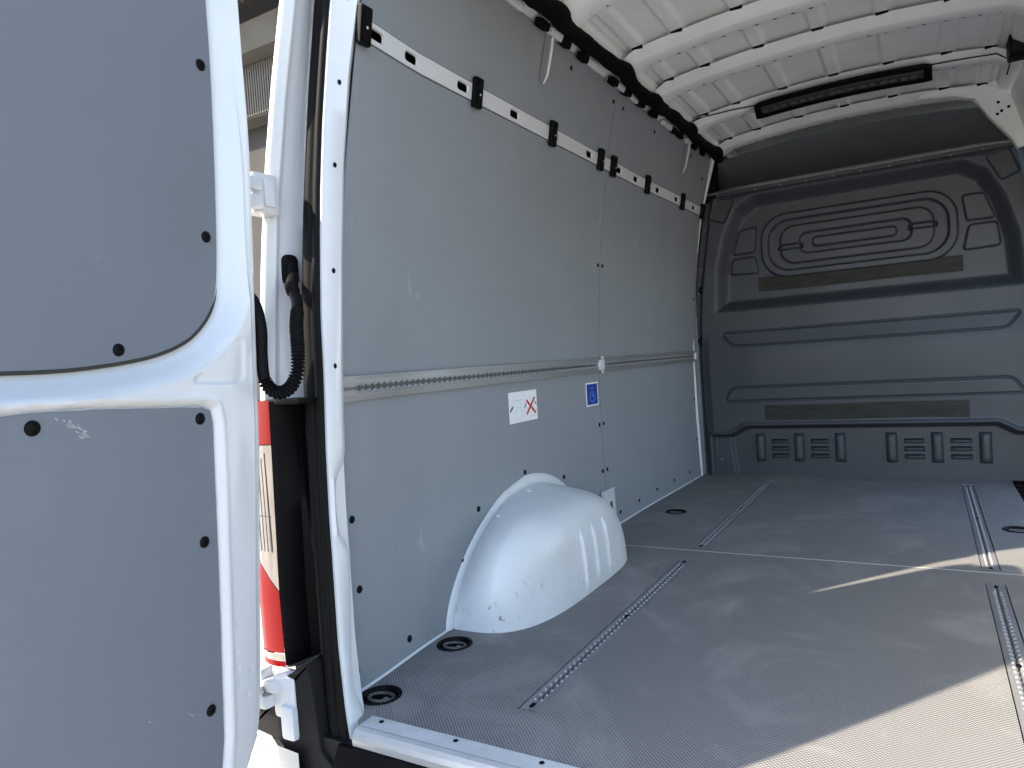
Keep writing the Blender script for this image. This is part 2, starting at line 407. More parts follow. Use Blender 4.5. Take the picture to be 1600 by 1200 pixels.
# recess bottoms
for (a0, a1, c0, c1) in TR: pass

# --- lashing eyes in the floor
for i, e in enumerate(EY):
    prof = [(e[2]+.002, .0008), (e[2]+.001, .003), (e[2]*.9, .003), (e[2]*.86, 0), (e[2]*.72, -.018), (e[2]*.35, -.024), (.0005, -.024)]
    cup = MB().lathe(prof, 32).build('lashing_cup', BLACK, None, True, ('round black lashing cup beside the rear pillar', 'round black lashing cup in front of the wheel arch', 'small black lashing cup by the front wall lining', 'black lashing cup at the right edge of the floor')[i])
    placed(cup, van, (e[0], e[1], .0006)); auto(cup, 30)
    ring = MB().tube([(.03*math.cos(t), .028*math.sin(t), -.004-.004*math.sin(t)) for t in np.linspace(0, 2*math.pi, 25)], .0042, 8, False).build('ring', CHAN, None, True)
    placed(ring, cup, (0, 0, 0))
    bolt = MB().lathe([(.012, -.024), (.011, -.012), (.004, -.008), (.0003, -.008)], 12).build('bolt', STEEL, None, True); placed(bolt, cup, (.004, .01, 0))

# --- rear sill strip and step
P = []
prof = [(.046, .0005), (.044, .0040)]
for k in range(9): prof += [(.042-.0045*k, .0040), (.040-.0045*k, .0028), (.0392-.0045*k, .0028)]
prof += [(.001, .004), (-.003, .004), (-.012, .0015), (-.019, -.006), (-.023, -.016), (-.022, -.030)]
P = np.array([[(x, y, z) for (y, z) in prof] for x in np.linspace(-.765, .765, 12)])
sill = MB().quadgrid(P).build('sill_strip', ALUB, van, False, 'ribbed aluminium strip along the rear edge of the floor')
for x in (-.728, -.535, -.34, -.14):
    s = MB().lathe([(.0055, .0003), (.005, .0012), (.0003, .0012)], 12).build('screw', BLACK); placed(s, sill, (x, .030, .004))
# black step pad across the back
prof = [(.02, -.028), (-.03, -.032), (-.045, -.06), (-.06, -.085), (-.20, -.095), (-.235, -.11), (-.245, -.16), (-.245, -.36)]
P = np.array([[(x, y, z) for (y, z) in prof] for x in np.linspace(-.80, .80, 8)])
step = MB().quadgrid(P).build('bumper_step', BLACK, van, True, 'black plastic step below the rear opening'); auto(step)
tr = []
for k in range(5):
    y = -.085-.026*k
    s = MB().box((-.62, y-.006, -.0925), (.62, y+.006, -.084), None, .003).build('tread_rib', BLACK); placed(s, step, (0, 0, 0))

# --- wall lining boards
def wall_board(y0, y1, z0, z1, label, thick=.006, notch=None):
    ny = max(2, int((y1-y0)/.06)+1); nz = max(2, int((z1-z0)/.04)+1)
    Y, Z = np.meshgrid(np.linspace(0, 1, ny), np.linspace(z0, z1, nz))
    ya = (.062+.085*Z) if y0 < .2 else y0
    Y = ya+(y1-ya)*Y
    X = wall_x(Z, Y); P = np.stack([X, Y, Z], -1); Q = P.copy(); Q[..., 0] -= thick
    mb = MB(); mb.quadgrid(P[:, ::-1])
    for a, b in ((P[0], Q[0]), (Q[-1], P[-1]), (P[:, 0], Q[:, 0]), (Q[:, -1], P[:, -1])):
        mb.quadgrid(np.stack([a, b]))
    return mb.build('wall_board', GREY, van, True, label)
YJ = 1.72
wb = [wall_board(.085, YJ-.003, .004, 1.524, 'large lower grey wall board behind the wheel arch'),
      wall_board(YJ+.003, 3.105, .004, 1.524, 'lower grey wall board next to the bulkhead'),
      wall_board(.125, YJ-.003, 1.577, 1.845, 'upper grey wall board above the slotted rail'),
      wall_board(YJ+.003, 3.10, 1.577, 1.845, 'upper grey wall board next to the bulkhead')]
for o in wb: auto(o, 40)
# right wall of the load bay (stops short: unseen side opening left to let light in)
Yr, Zr = np.meshgrid(np.linspace(.1, 1.70, 30), np.linspace(.0, 1.86, 40))
Pm = np.stack([-wall_x(Zr, Yr), Yr, Zr], -1)
MB().quadgrid(Pm).build('wall_board', GREY, van, True, 'right hand wall lining')
Yr, Zr = np.meshgrid(np.linspace(1.70, 3.1, 14), np.linspace(1.36, 1.86, 8))
MB().quadgrid(np.stack([-wall_x(Zr, Yr), Yr, Zr], -1)).build('added_side_header', WHITE, van, True)  # added out of view, hung low to darken the upper front bay
Yr, Zr = np.meshgrid(np.linspace(2.86, 3.1, 4), np.linspace(0, 1.50, 20))
MB().quadgrid(np.stack([-wall_x(Zr, Yr), Yr, Zr], -1)).build('added_side_pillar', WHITE, van, True)  # added out of view to block light from the side opening
# body behind the boards
Yr, Zr = np.meshgrid(np.linspace(.25, 3.35, 12), np.linspace(-.1, 1.95, 40))
Pl = np.stack([wall_x(Zr, Yr)-.03, Yr, Zr], -1)
MB().quadgrid(Pl).build('inner_side_panel', BLACK, van, True)
# floor edge fillet (thin pale line where the boards meet the floor)
Yq = np.linspace(.1, 3.1, 60)
P = np.stack([np.stack([wall_x(.0, Yq)+a, Yq, np.full_like(Yq, b)], -1) for a, b in ((.0008, .0065), (.003, .0045), (.005, .0012))])
MB().quadgrid(P).build('floor_edge_bead', PRINTGREY, van, True)

# --- screws in the boards
def dome(r): return [(r, 0), (r*.97, r*.12), (r*.8, r*.30), (r*.45, r*.40), (r*.40, r*.30), (.0003, r*.28)]
scr_me = MB().lathe(dome(.0085), 16).build('screw', BLACK, None, True); auto(scr_me, 50)
first = [True]
def wall_screw(y, z, board, r=.0085):
    o = scr_me if first[0] else scr_me.copy()
    if not first[0]: C.objects.link(o)
    first[0] = False
    n = wall_n(z, y); o.parent = board; o.location = (float(wall_x(z, y))+.0004, y, z); o.rotation_euler = n.to_track_quat('Z', 'Y').to_euler(); o.scale = (r/.0085,)*3
for y, z in ((.150, .404), (.334, .047), (.532, .051), (.725, .305), (1.03, .368), (1.325, .30), (1.695, .46), (1.695, .26), (1.70, 1.135), (.155, .235), (.12, .05), (.62, .17)): wall_screw(y, z, wb[0], .0095 if y < .6 else .009)
for y, z in ((1.742, .46), (1.745, .26), (2.09, .054), (1.85, .051), (2.34, .06), (2.60, .06), (2.865, .057), (1.745, 1.135), (3.06, .22), (3.06, .46), (3.06, 1.05)): wall_screw(y, z, wb[1])
for y, z in ((1.29, 1.795), (1.695, 1.79)): wall_screw(y, z, wb[2])
for y, z in ((1.80, 1.79), (2.20, 1.79), (2.75, 1.79), (3.0, 1.72)): wall_screw(y, z, wb[3])

# --- white slotted upper rail
SL = [.255, .403, .645, .942, 1.235, 1.533, 1.85, 2.055, 2.35, 2.63, 2.925]
V, F = plate(.205, 3.10, -.0235, .0235, [((s-.04, s+.04, -.0234, .0234), stadium(s, 0, .029, .0125)) for s in SL])
ins = MB(); ins.v = V; ins.f = F
for s in SL:
    lp = sorted(stadium(s, 0, .029, .0125), key=lambda p: math.atan2(p[1], p[0]-s)); b = len(ins.v); n = len(lp)
    ins.v += [(*p, 0) for p in lp] + [(s+(p[0]-s)*.94, p[1]*.9, -.006) for p in lp]
    ins.f += [(b+k, b+(k+1) % n, b+n+(k+1) % n, b+n+k) for k in range(n)]
b = len(ins.v)
for a in (-.0235, .0235):
    for q in range(40):
        y_a = .205+2.895*q/40; y_b = .205+2.895*(q+1)/40
        b = len(ins.v); ins.v += [(y_a, a, 0), (y_b, a, 0), (y_b, a, -.012), (y_a, a, -.012)]; ins.f.append((b, b+1, b+2, b+3))
def wall_map(v, off):
    y, dz, dn = v; z = 1.5505+dz; n = wall_n(1.5505, y); x = float(wall_x(1.5505, y)); t = Vector((-n.z, 0, n.x))
    return Vector((x, y, 1.5505)) + t*dz + n*(dn+off)
urail = obj('slotted_rail', [wall_map(v, .004) for v in ins.v], ins.f, WHITE, van, False, 'white steel rail with oval slots high on the side wall')
back = MB()
Yb = np.linspace(.22, 3.1, 40)
P = np.array([[wall_map((y, d, -.022), 0) for y in Yb] for d in (-.03, .03)]); back.quadgrid(P).build('rail_cavity', BLACK, van, True)
clipY = [.196, .708, 1.20, 1.63, 1.767, 2.19, 2.708, 3.07]
for y in clipY:
    mb = MB().box((-.020, -.043, .0), (.020, .043, .016), None, .005).box((-.011, -.034, .016), (.011, .034, .0195), None, .0015)
    cl = obj('panel_clip', mb.v, mb.f, BLACK, None)
    n = wall_n(1.5505, y); tz = Vector((-n.z, 0, n.x)); ty = Vector((0, 1, 0)); p = wall_map((y, 0, .0045), 0)
    M = Matrix(((ty.x, tz.x, n.x, p.x), (ty.y, tz.y, n.y, p.y), (ty.z, tz.z, n.z, p.z), (0, 0, 0, 1)))
    cl.parent = urail; cl.matrix_local = M
    rv = MB().lathe([(.0035, 0), (.003, .0012), (.0003, .0015)], 10).build('rivet', ALUB, None, True); 
    # rivet sits on the clip face: third level would be too deep, so it belongs to the rail
    rv.parent = urail; rv.matrix_local = M @ Matrix.Translation((0, -.006, .0195))

# --- airline rail on the wall
for y0, y1, lab in ((.125, YJ-.012, 'scalloped metal lashing rail along the rear wall board'), (YJ+.012, 3.085, 'scalloped metal lashing rail along the front wall board')):
    V, F, BV, BF = rail_mesh(y1-y0, .030, end=.06)
    def onw(q):
        out = []
        for u, v, z in q:
            y = y0+u; n = wall_n(.715, y); t = Vector((-n.z, 0, n.x)); out.append(Vector((float(wall_x(.715, y)), y, .715)) + t*v + n*(z+.0108))
        return out
    W = onw(V)
    rr = obj('lashing_rail', W, F, ALU, van, False, lab)
    obj('rail_channel', onw(BV), BF, CHAN, rr)
n = wall_n(.715, YJ)
mb = MB().box((-.022, -.022, .008), (.022, .022, .020), None, .004).box((.012, -.036, .004), (.034, .036, .011), None, .002).box((-.03, -.01, .004), (-.018, .01, .018), None, .003)
conn = mb.build('rail_connector', WHITE, None, False, 'small white connector between the two lashing rails')
def on_wall(o, y, z, off=0, parent=van):
    n = wall_n(z, y); tz = Vector((-n.z, 0, n.x)); p = Vector((float(wall_x(z, y)), y, z))+n*off
    # local x runs along +y, local y up the wall, local z out of it
    M = Matrix(((0, tz.x, n.x, p.x), (1, tz.y, n.y, p.y), (0, tz.z, n.z, p.z), (0, 0, 0, 1)))
    o.parent = parent; o.matrix_local = (Matrix.Translation((0, 0, -gz)) @ M) if parent is van else M
on_wall(conn, YJ, .715)
mb = MB().box((-.02, -.02, .004), (.02, .02, .02), None, .003); ec = mb.build('rail_end_cap', WHITE, None); on_wall(ec, 3.085, .715)

# --- stickers on the wall
def sheet(name, hw, hh, m, off, y, z, parent, label=None):
    o = MB().box((-hw, -hh, 0), (hw, hh, .0006)).build(name, m, None, False, label); on_wall(o, y, z, off, parent); return o
st = sheet('sticker', .099, .053, STICK, .0006, 1.047, .596, van, 'white sticker with a red cross over a loading drawing')
def mark(pts, wdt, m, name, off=.0014):
    (a, b), (c, d) = pts; u = Vector((c-a, d-b)); L = u.length; u.normalize(); q = Vector((-u.y, u.x))*wdt/2
    poly = [(a+q.x, b+q.y), (a-q.x, b-q.y), (c-q.x, d-q.y), (c+q.x, d+q.y)]
    o = MB().prism(poly, 0, .0003).build(name, m, None); o.parent = st; 
    o.matrix_local = Matrix.Translation((0, 0, .0006)); return o
mark(((.022, .020), (.087, -.030)), .009, PRINTRED, 'red_stroke'); mk = mark(((.020, -.030), (.083, .026)), .009, PRINTRED, 'red_stroke'); mk.matrix_local = Matrix.Translation((0, 0, .001))
for a, b, c, d, wd, m in ((-.093, -.012, -.072, .004, .008, PRINTDARK), (.008, -.006, .020, .010, .006, PRINTDARK), (.084, .010, .094, .000, .006, PRINTDARK), (-.075, .022, -.012, .024, .002, PRINTGREY),
                       (-.066, .022, -.066, .006, .002, PRINTGREY), (-.045, .022, -.045, .006, .002, PRINTGREY), (-.022, .022, -.022, .006, .002, PRINTGREY), (-.05, .0, -.05, -.042, .002, PRINTGREY), (-.02, .0, -.02, -.042, .002, PRINTGREY),
                       (-.05, -.042, -.02, -.042, .002, PRINTGREY), (.004, .040, .004, -.046, .0012, PRINTGREY), (.04, -.04, .08, -.038, .002, PRINTGREY), (-.05, 0, -.02, 0, .0015, PRINTGREY)):
    mark(((a, b), (c, d)), wd, m, 'printed_line')
sg = sheet('sign', .062, .049, STICK, .0006, 1.637, .595, van, 'small blue pictogram sign with white border at the board joint')
pn = MB().box((-.054, -.043, 0), (.054, .043, .0004)).build('blue_field', BLUE); pn.parent = sg; pn.location = (0, 0, .0006)
fig = MB().tube([(.026*math.cos(t), -.012+.022*math.sin(t), 0) for t in np.linspace(0, 2*math.pi, 21)], .0016, 6, False)
for p, q in (((-.006, -.004), (.004, -.012)), ((.004, -.012), (.010, -.004)), ((-.002, .006), (.010, -.004)), ((-.010, -.026), (.012, -.030)), ((-.02, .024), (.016, .026))): fig.tube([(*p, 0), (*q, 0)], .0022, 6)
fg = fig.build('pictogram', LIGHTBLUE); fg.parent = sg; fg.location = (0, 0, .0012)

# scuffs on the boards (thin smears with their own outline)
def scuff(y, z, ang, L, wd, parent, k=0):
    rnd = random.Random(k); pts = []
    n = 9
    for i in range(n): t = i/(n-1); pts.append((L*(t-.5)*.8, wd*.25*math.sin(math.pi*t)*(.5+rnd.random())))
    low = [(p[0], -p[1]*(.3+.6*rnd.random())) for p in pts[1:-1]][::-1]
    c, s = math.cos(ang), math.sin(ang)
    poly = [(x*c-q*s, x*s+q*c) for x, q in pts+low]
    o = MB().prism(poly, 0, .0002).build('scuff_mark', SCUFF, None); on_wall(o, y, z, .0007, parent)
for k, (y, z, a, L, wd, p) in enumerate(((1.33, 1.70, .5, .06, .004, 0), (1.40, 1.70, .2, .08, .003, 0), (.62, .80, -1.2, .05, .004, 0), (.88, .50, 1.5, .05, .004, 0), (.90, .44, -1.4, .05, .004, 0), (.60, .87, -.3, .03, .003, 0),
                       (.93, .40, 1.4, .03, .004, 0), (1.2, .44, 1.1, .03, .003, 0), (.36, .42, .6, .02, .006, 0), (.30, .30, 1.2, .03, .006, 0), (.42, .33, .2, .02, .005, 0), (.45, .26, 1.1, .03, .008, 0), (.25, .25, .2, .02, .005, 0),
                       (.52, 1.28, .3, .02, .003, 0), (2.0, .42, .3, .02, .006, 1), (1.78, .29, .1, .05, .004, 1), (2.3, .5, 1.2, .02, .005, 1), (1.60, .36, 1.3, .04, .006, 0), (.7, 1.1, .3, .015, .003, 0))):
    scuff(y, z, a, L, wd, wb[2] if z > 1.577 else wb[p], k)

# --- hook slots at the top of the boards
for i, y in enumerate((1.09, 2.65)):
    ring = MB()
    lp = stadium(0, 0, .014, .075); lo = stadium(0, 0, .019, .080)
    b = 0; n = len(lp); ring.v = [(*p, .004) for p in lo]+[(*p, .005) for p in lp]+[(*p, -.004) for p in lp]
    ring.f = [(k, (k+1) % n, n+(k+1) % n, n+k) for k in range(n)]+[(n+k, n+(k+1) % n, 2*n+(k+1) % n, 2*n+k) for k in range(n)]
    o = ring.build('hook_slot', GREY, None, True, ('slot with a hanging hook nearest the rear', 'slot with a hanging hook nearest the bulkhead')[i]); on_wall(o, y, 1.765, .0)
    hk = MB().tube([(.012, -.078, .004), (.016, -.05, .012), (.016, .02, .014), (.017, .07, .012), (.022, .085, .014)], [.003, .005, .006, .006, .006], 8)
    hk.box((-.014, .080, .004), (.045, .10, .018), None, .004)
    h = hk.build('hook', WHITE, None); h.parent = o; auto(h, 50)

# --- wheel arch
YC, AH, DW, HH = 1.02, .487, .250, .328
AF = .425
def arch_p(v): return np.where(np.asarray(v) < 0, 1.55, 2.1)
def arch_a(v): return np.where(np.asarray(v) < 0, AH, AF)
def rim_z(v): p = arch_p(v); return HH*np.power(np.clip(1-np.abs(v)**p, 0, 1), 1/p)
def arch_z(u, v):
    u = np.asarray(u, float); v = np.asarray(v, float)
    pl = np.power(np.clip(1-np.power(u, 3.6), 0, 1), 1/3.6); vv = np.clip(np.abs(v)/np.maximum(pl, 1e-4), 0, 1)
    gU = .82+.18*(1-u); p = arch_p(v)+np.where(v < 0, 1.7, .25)*np.minimum(u*1.8, 1)
    return HH*np.power(np.clip(1-np.power(vv, p), 0, 1), 1/p)*np.power(np.clip(1-np.power(u, 11), 0, 1), 1/2.4)*gU
nr, na = 70, 96
r_ = 1-(1-np.linspace(0, 1, nr))**2.6
th = np.linspace(-math.pi/2, math.pi/2, na)
cu = np.abs(np.cos(th)); sv = np.sin(th)
k_ = (cu**3.6+np.abs(sv)**3.6)**(-1/3.6)
U = r_[:, None]*(k_*cu)[None]; Vv = r_[:, None]*(k_*sv)[None]
Zz = arch_z(U, Vv); Zz[-1] = -.004
Yy = YC+arch_a(Vv)*Vv; Xx = wall_x(np.clip(Zz, 0, 1), Yy)+.002+DW*U - .05*U*0
dent = .006*np.exp(-((Yy-.78)**2/.02+(Zz-.12)**2/.004)); Xx -= dent*U
arch = MB().quadgrid(np.stack([Xx, Yy, Zz], -1)).build('wheel_arch', ARCHW, van, True, 'white painted wheel arch bulging into the load bay')
# flange against the wall board
tt = np.linspace(0, 1, 60); fl = []
vv = np.concatenate([-(1-tt[:50]**1.6)*1.0, np.linspace(.02, .75, 25)])
def on_out(v, e):
    z = HH*max(0, 1-abs(v)**1.75)**(1/1.75); return v, z
rows = []
for off, lift in ((-.012, .004), (.0, .010), (.016, .010), (.026, .006), (.030, .001)):
    row = []
    for v in vv:
        y = YC+float(arch_a(v))*v; z = max(float(rim_z(v)), 0); pw = float(arch_p(v))-1
        nx = v*abs(v)**.75*HH*0; ny = (abs(v)**pw*np.sign(v))/AH; nz = (max(z, 1e-3)/HH)**pw/HH; L = math.hypot(ny, nz)
        yy = y+off*ny/L; zz = max(z+off*nz/L, .003); row.append((float(wall_x(zz, yy))+lift, yy, zz))
    rows.append(row)
flg = MB().quadgrid(np.array(rows)).build('arch_flange', ARCHW, None, True); flg.parent = arch
for v in (-.52, -.1):
    y = YC+AH*v; z = HH*(1-abs(v)**1.75)**(1/1.75)-.005
    s = MB().lathe([(.011, 0), (.009, .003), (.004, .004), (.0003, .004)], 14).build('rivet', WHITE, None, True); s.parent = arch
    s.location = (float(wall_x(z, y))+.045, y, float(arch_z(np.array(.18), np.array(v)))); s.rotation_euler = (0, .35, 0)
for y in (.925, 1.015, 1.11):
    path = []
    for z in np.linspace(.012, .205, 22):
        us = np.linspace(.3, 1, 400); zz = arch_z(us, np.full_like(us, (y-YC)/AH)); idx = np.where(zz > z)[0]; u = us[idx[-1]] if len(idx) else .97
        path.append((float(wall_x(z, y))+.002+DW*u-.001, y+.01*(z/.2), z))
    rad = [.0105*min(1, (i+1)/4, (22-i)/4) for i in range(22)]
    rb = MB().tube(path, rad, 8).build('pressed_rib', ARCHW, None, True); rb.parent = arch
# bracket at the far end of the arch
V, F = plate(-.05, .05, -.085, .085, [((-.03, .03, -.05, .05), stadium(.002, .0, .013, .032))])
bk = MB(); bk.v = [(v[0], v[1], .018) for v in V]; bk.f = F
bk.box((.044, -.085, .0), (.05, .085, .018)).box((-.06, .078, 0.004), (.05, .086, .022), None, .003).box((-.07, -.02, .004), (-.045, .086, .024), None, .006).box((.02, -.1, .004), (.06, -.08, .02), None, .004)
bo = bk.build('lashing_bracket', WHITE, None, False, 'white slotted bracket just beyond the wheel arch'); on_wall(bo, 1.715, .095, .0)
hole = MB().box((-.014, -.034, 0.001), (.016, .034, .003)).build('slot', BLACK); hole.parent = bo

# --- bulkhead
nx, nz = 460, 440
zz = np.linspace(-.004, 1.66, nz); tt = np.linspace(0, 1, nx)
xl = smooth_interp(zz, [(0, -.876), (.393, -.884), (.7, -.884), (.928, -.874), (1.116, -.855), (1.521, -.788), (1.68, -.757)])
X = xl[:, None]+(-2*xl)[:, None]*tt[None]; Z = np.repeat(zz[:, None], nx, 1)
topcut = 1.66-.012*np.clip(np.abs(X)-.55, 0, 1)
D = np.zeros_like(X)
up = [(-.73, .97), (-.715, 1.21), (-.665, 1.40), (-.60, 1.53), (-.50, 1.595), (.50, 1.595), (.60, 1.53), (.665, 1.40), (.715, 1.21), (.73, .97)]
dU = sd_poly(X, Z, up)
D += -.085*sstep(.02, -.055, dU)*sstep(.87, 1.0, Z)
D += .020*sstep(.86, .70, Z)*sstep(.04, .10, np.minimum(X-xl[:, None], -xl[:, None]-X))       # belly towards the load bay
D += .012*np.cos(np.clip((Z-.62)/.34, -1, 1)*math.pi/2)**2*sstep(.0, .3, .8-np.abs(X))
# edge flange
ed = np.minimum(np.minimum(X-xl[:, None], -xl[:, None]-X), 1.66-Z)
D += -.018*sstep(.050, .030, ed)
# foot recess with rounded shoulders
foot = [(-.80, -.2), (-.80, .235), (-.69, .235), (-.60, .285), (.60, .285), (.68, .24), (.80, .235), (.80, -.2)]
dF = sd_poly(X, Z, foot)
D += -.060*sstep(.010, -.016, dF)
D += .012*np.exp(-(dF-.016)**2/.00012)
# corner foot piece at the left
c1 = sd_poly(X, Z, [(-.80, -.2), (-.80, .22), (-.70, .22), (-.66, -.2)]); D += .022*sstep(.012, -.006, c1)
def groove(d, wdt=.0042, dep=.012): 
    global D
    D -= dep*np.exp(-(d/wdt)**2)
groove(sd_poly(X, Z, round_poly([(-.72, .835), (-.655, .757), (.655, .757), (.72, .835)], .03)))
groove(sd_poly(X, Z, round_poly([(-.72, .436), (-.668, .515), (.668, .515), (.72, .436)], .03)))
D += .004*sstep(.004, -.004, sd_poly(X, Z, round_poly([(-.72, .835), (-.655, .757), (.655, .757), (.72, .835)], .03)))
D += .004*sstep(.004, -.004, sd_poly(X, Z, round_poly([(-.72, .436), (-.668, .515), (.668, .515), (.72, .436)], .03)))
# racetrack pressings
d0 = sd_rrect(X, Z, 0, 1.305, .478, .178, .14); d1 = sd_rrect(X, Z, 0, 1.305, .44, .142, .115)
D += .026*sstep(.004, -.006, d0) - .032*sstep(.004, -.006, d1)
d2 = sd_rrect(X, Z, 0, 1.305, .375, .105, .075); d3 = sd_rrect(X, Z, 0, 1.305, .275, .058, .045); d4 = sd_rrect(X, Z, 0, 1.305, .205, .026, .02)
D += .024*sstep(.004, -.006, d2)
dgap = np.maximum(d3, -d4)
D -= .026*sstep(.004, -.006, d3); D += .022*sstep(.004, -.006, d4)
for sx, zz0 in ((-.325, 1.295), (.325, 1.315)):
    D -= .024*sstep(.004, -.006, sd_rrect(X, Z, sx, zz0, .065, .014, .01))
# side pockets
for pts in ([(-.64, 1.285), (-.60, 1.42), (-.50, 1.437), (-.515, 1.29)], [(-.66, 1.175), (-.645, 1.262), (-.515, 1.265), (-.50, 1.165)],
            [(.64, 1.305), (.595, 1.435), (.50, 1.437), (.515, 1.305)], [(.655, 1.165), (.645, 1.285), (.525, 1.285), (.495, 1.160)]):
    dp = sd_poly(X, Z, round_poly(pts, .02)); D += .020*sstep(.004, -.006, dp)
for pts in ([(.66, 1.47), (.60, 1.60), (.70, 1.62), (.74, 1.5)], [(-.66, 1.47), (-.60, 1.60), (-.70, 1.62), (-.745, 1.5)]):
    dp = sd_poly(X, Z, round_poly(pts, .02)); D -= .018*sstep(.004, -.006, dp)
groove(np.where(np.abs(X) < .66, Z-1.612, 1), .004, .006)
Yb = 3.115-D
bulk = MB().quadgrid(np.stack([X, Yb, Z], -1)).build('bulkhead', BULK, van, True, 'dark moulded plastic bulkhead at the front of the load bay')
def bulk_y(x, z):
    i = int(np.clip((z+.004)/1.664*(nz-1), 0, nz-1)); j = int(np.clip((x-xl[i])/(-2*xl[i])*(nx-1), 0, nx-1)); return float(Yb[i, j])
def on_bulk(o, x, z, off=0):
    o.parent = bulk; o.matrix_local = Matrix(((1, 0, 0, x), (0, 0, -1, bulk_y(x, z)-off), (0, 1, 0, z), (0, 0, 0, 1))); return o
for x0, x1, z0, z1, lab in ((-.507, .493, 1.058, 1.140, 'upper strip of worn dark tape'), (-.493, .485, .325, .409, 'lower strip of worn dark tape')):
    n = 40; xs = np.linspace(x0, x1, n)
    T = np.array([[(x, bulk_y(x, (z0+z1)/2)-.004+.001*math.sin(x*37), z+.0015*math.sin(x*9)) for x in xs] for z in (z0, z1)])
    T2 = T.copy(); T2[..., 1] += .003
    mb = MB().quadgrid(T).quadgrid(np.stack([T[0], T2[0]])).quadgrid(np.stack([T2[1], T[1]]))
    o = mb.build('tape_strip', TAPE, None, False, lab); o.parent = bulk
for cx in (-.537, -.328, -.117, .132, .340, .549):
    pu = np.sin(np.linspace(-math.pi/2, math.pi/2, 15)); pv = np.sin(np.linspace(-math.pi/2, math.pi/2, 31))
    GX, GY = np.meshgrid(.027*pu, .080*pv)
    GZ = .036*np.power(np.clip(1-np.abs(GX/.027)**3, 0, 1), .55)*np.power(np.clip(1-np.abs(GY/.080)**7, 0, 1), .5)-.001
    o = MB().quadgrid(np.stack([GX, GY, GZ], -1)).build('vent_post', BULK, None, True); on_bulk(o, cx, .161)
for cx in (-.4325, -.2225, .236, .4445):
    for k in range(3):
        z = .197-.0415*k; wv = .052
        prof = [(-.013, .0), (-.010, .016), (.0, .024), (.004, .020), (.006, .0)]
        P = np.array([[(x*(1 if abs(p[1]) < .005 else .9), p[0], p[1]) for p in prof] for x in np.linspace(-wv, wv, 9)])
        P[0, :, 2] = 0; P[-1, :, 2] = 0
        o = MB().quadgrid(P).build('vent_louvre', BULK, None, True); on_bulk(o, cx, z, 0.0)
        o2 = MB().box((-wv*.85, .0065, -.001), (wv*.85, .0125, .0008)).build('vent_gap', BLACK); on_bulk(o2, cx, z-.0005, .0004)
rv = MB().lathe([(.005, 0), (.0042, .002), (.0003, .003)], 10).build('rivet', STEEL, None, True); on_bulk(rv, -.70, 1.634, -.001)
for x, z in [(-.62+.135*k, 1.634) for k in range(1, 11)] + [(float(xl[np.searchsorted(zz, z)])+.018, z) for z in (.05, .12, .30, .47, .66, .80, .93, 1.08, 1.22, 1.45)] + [(-.76, .095)]:
    c = rv.copy(); C.objects.link(c); on_bulk(c, x, z, -.001)
for x, z in ((-.835, .80), (-.815, 1.10)):
    g_ = MB().lathe([(.024, 0), (.022, .006), (.012, .007), (.010, .003), (.0003, .003)], 20).build('grommet', BLACK, None, True); on_bulk(g_, x, z, 0)
# pale trim along the left edge and the metal top edge
zt = np.linspace(0, 1.85, 50)
xt = smooth_interp(zt, [(0, -.876), (.393, -.884), (.7, -.884), (.928, -.874), (1.116, -.855), (1.521, -.788), (1.84, -.70), (2, -.66)])
wd = interp(zt, [(0, .012), (.3, .014), (.8, .009), (1.2, .003), (1.5, .0025), (1.66, .010), (1.85, .018)])
P = np.stack([np.stack([xt-wd*.8, np.full_like(zt, 3.088), zt], -1), np.stack([xt-wd*.3, np.full_like(zt, 3.082), zt], -1), np.stack([xt+wd*.6, np.full_like(zt, 3.084), zt], -1), np.stack([xt+wd*.6, np.full_like(zt, 3.10), zt], -1)])
MB().quadgrid(P).build('wall_edge_trim', WHITE, van, True, 'pale trim between side wall and bulkhead')
xs = np.linspace(-.757, .757, 40)
P = np.array([[(x, y, z-.010*max(0, abs(x)-.6)/.15) for x in xs] for y, z in ((3.122, 1.650), (3.122, 1.664), (3.130, 1.668), (3.16, 1.668))])
o = MB().quadgrid(P).build('top_edge', STEEL, None, True, 'thin metal edge along the top of the bulkhead'); o.parent = bulk
# cab side: headliner beyond the gap above the bulkhead
prof = [(3.20, 1.895), (3.32, 1.90), (3.50, 1.86), (3.72, 1.74), (3.95, 1.5), (4.05, 1.2), (4.1, .6)]
P = np.array([[(x, y, z-.05*(x/.7)**2) for y, z in prof] for x in np.linspace(-.85, .85, 20)])
MB().quadgrid(P).build('cab_headliner', HEAD, van, True, 'dark headliner seen above the bulkhead')
MB().box((-.98, 3.13, -.1), (-.86, 4.2, 1.95)).box((.86, 3.13, -.1), (.98, 4.2, 1.95)).box((-.98, 4.15, -.1), (.98, 4.25, 1.95)).box((-.98, 3.3, -.1), (.98, 4.2, -.05)).build('cab_shell', HEAD, van)
rrm = MB().box((-.93, 3.13, 1.60), (-.70, 3.20, 1.92)).build('front_pillar', BLACK, van)

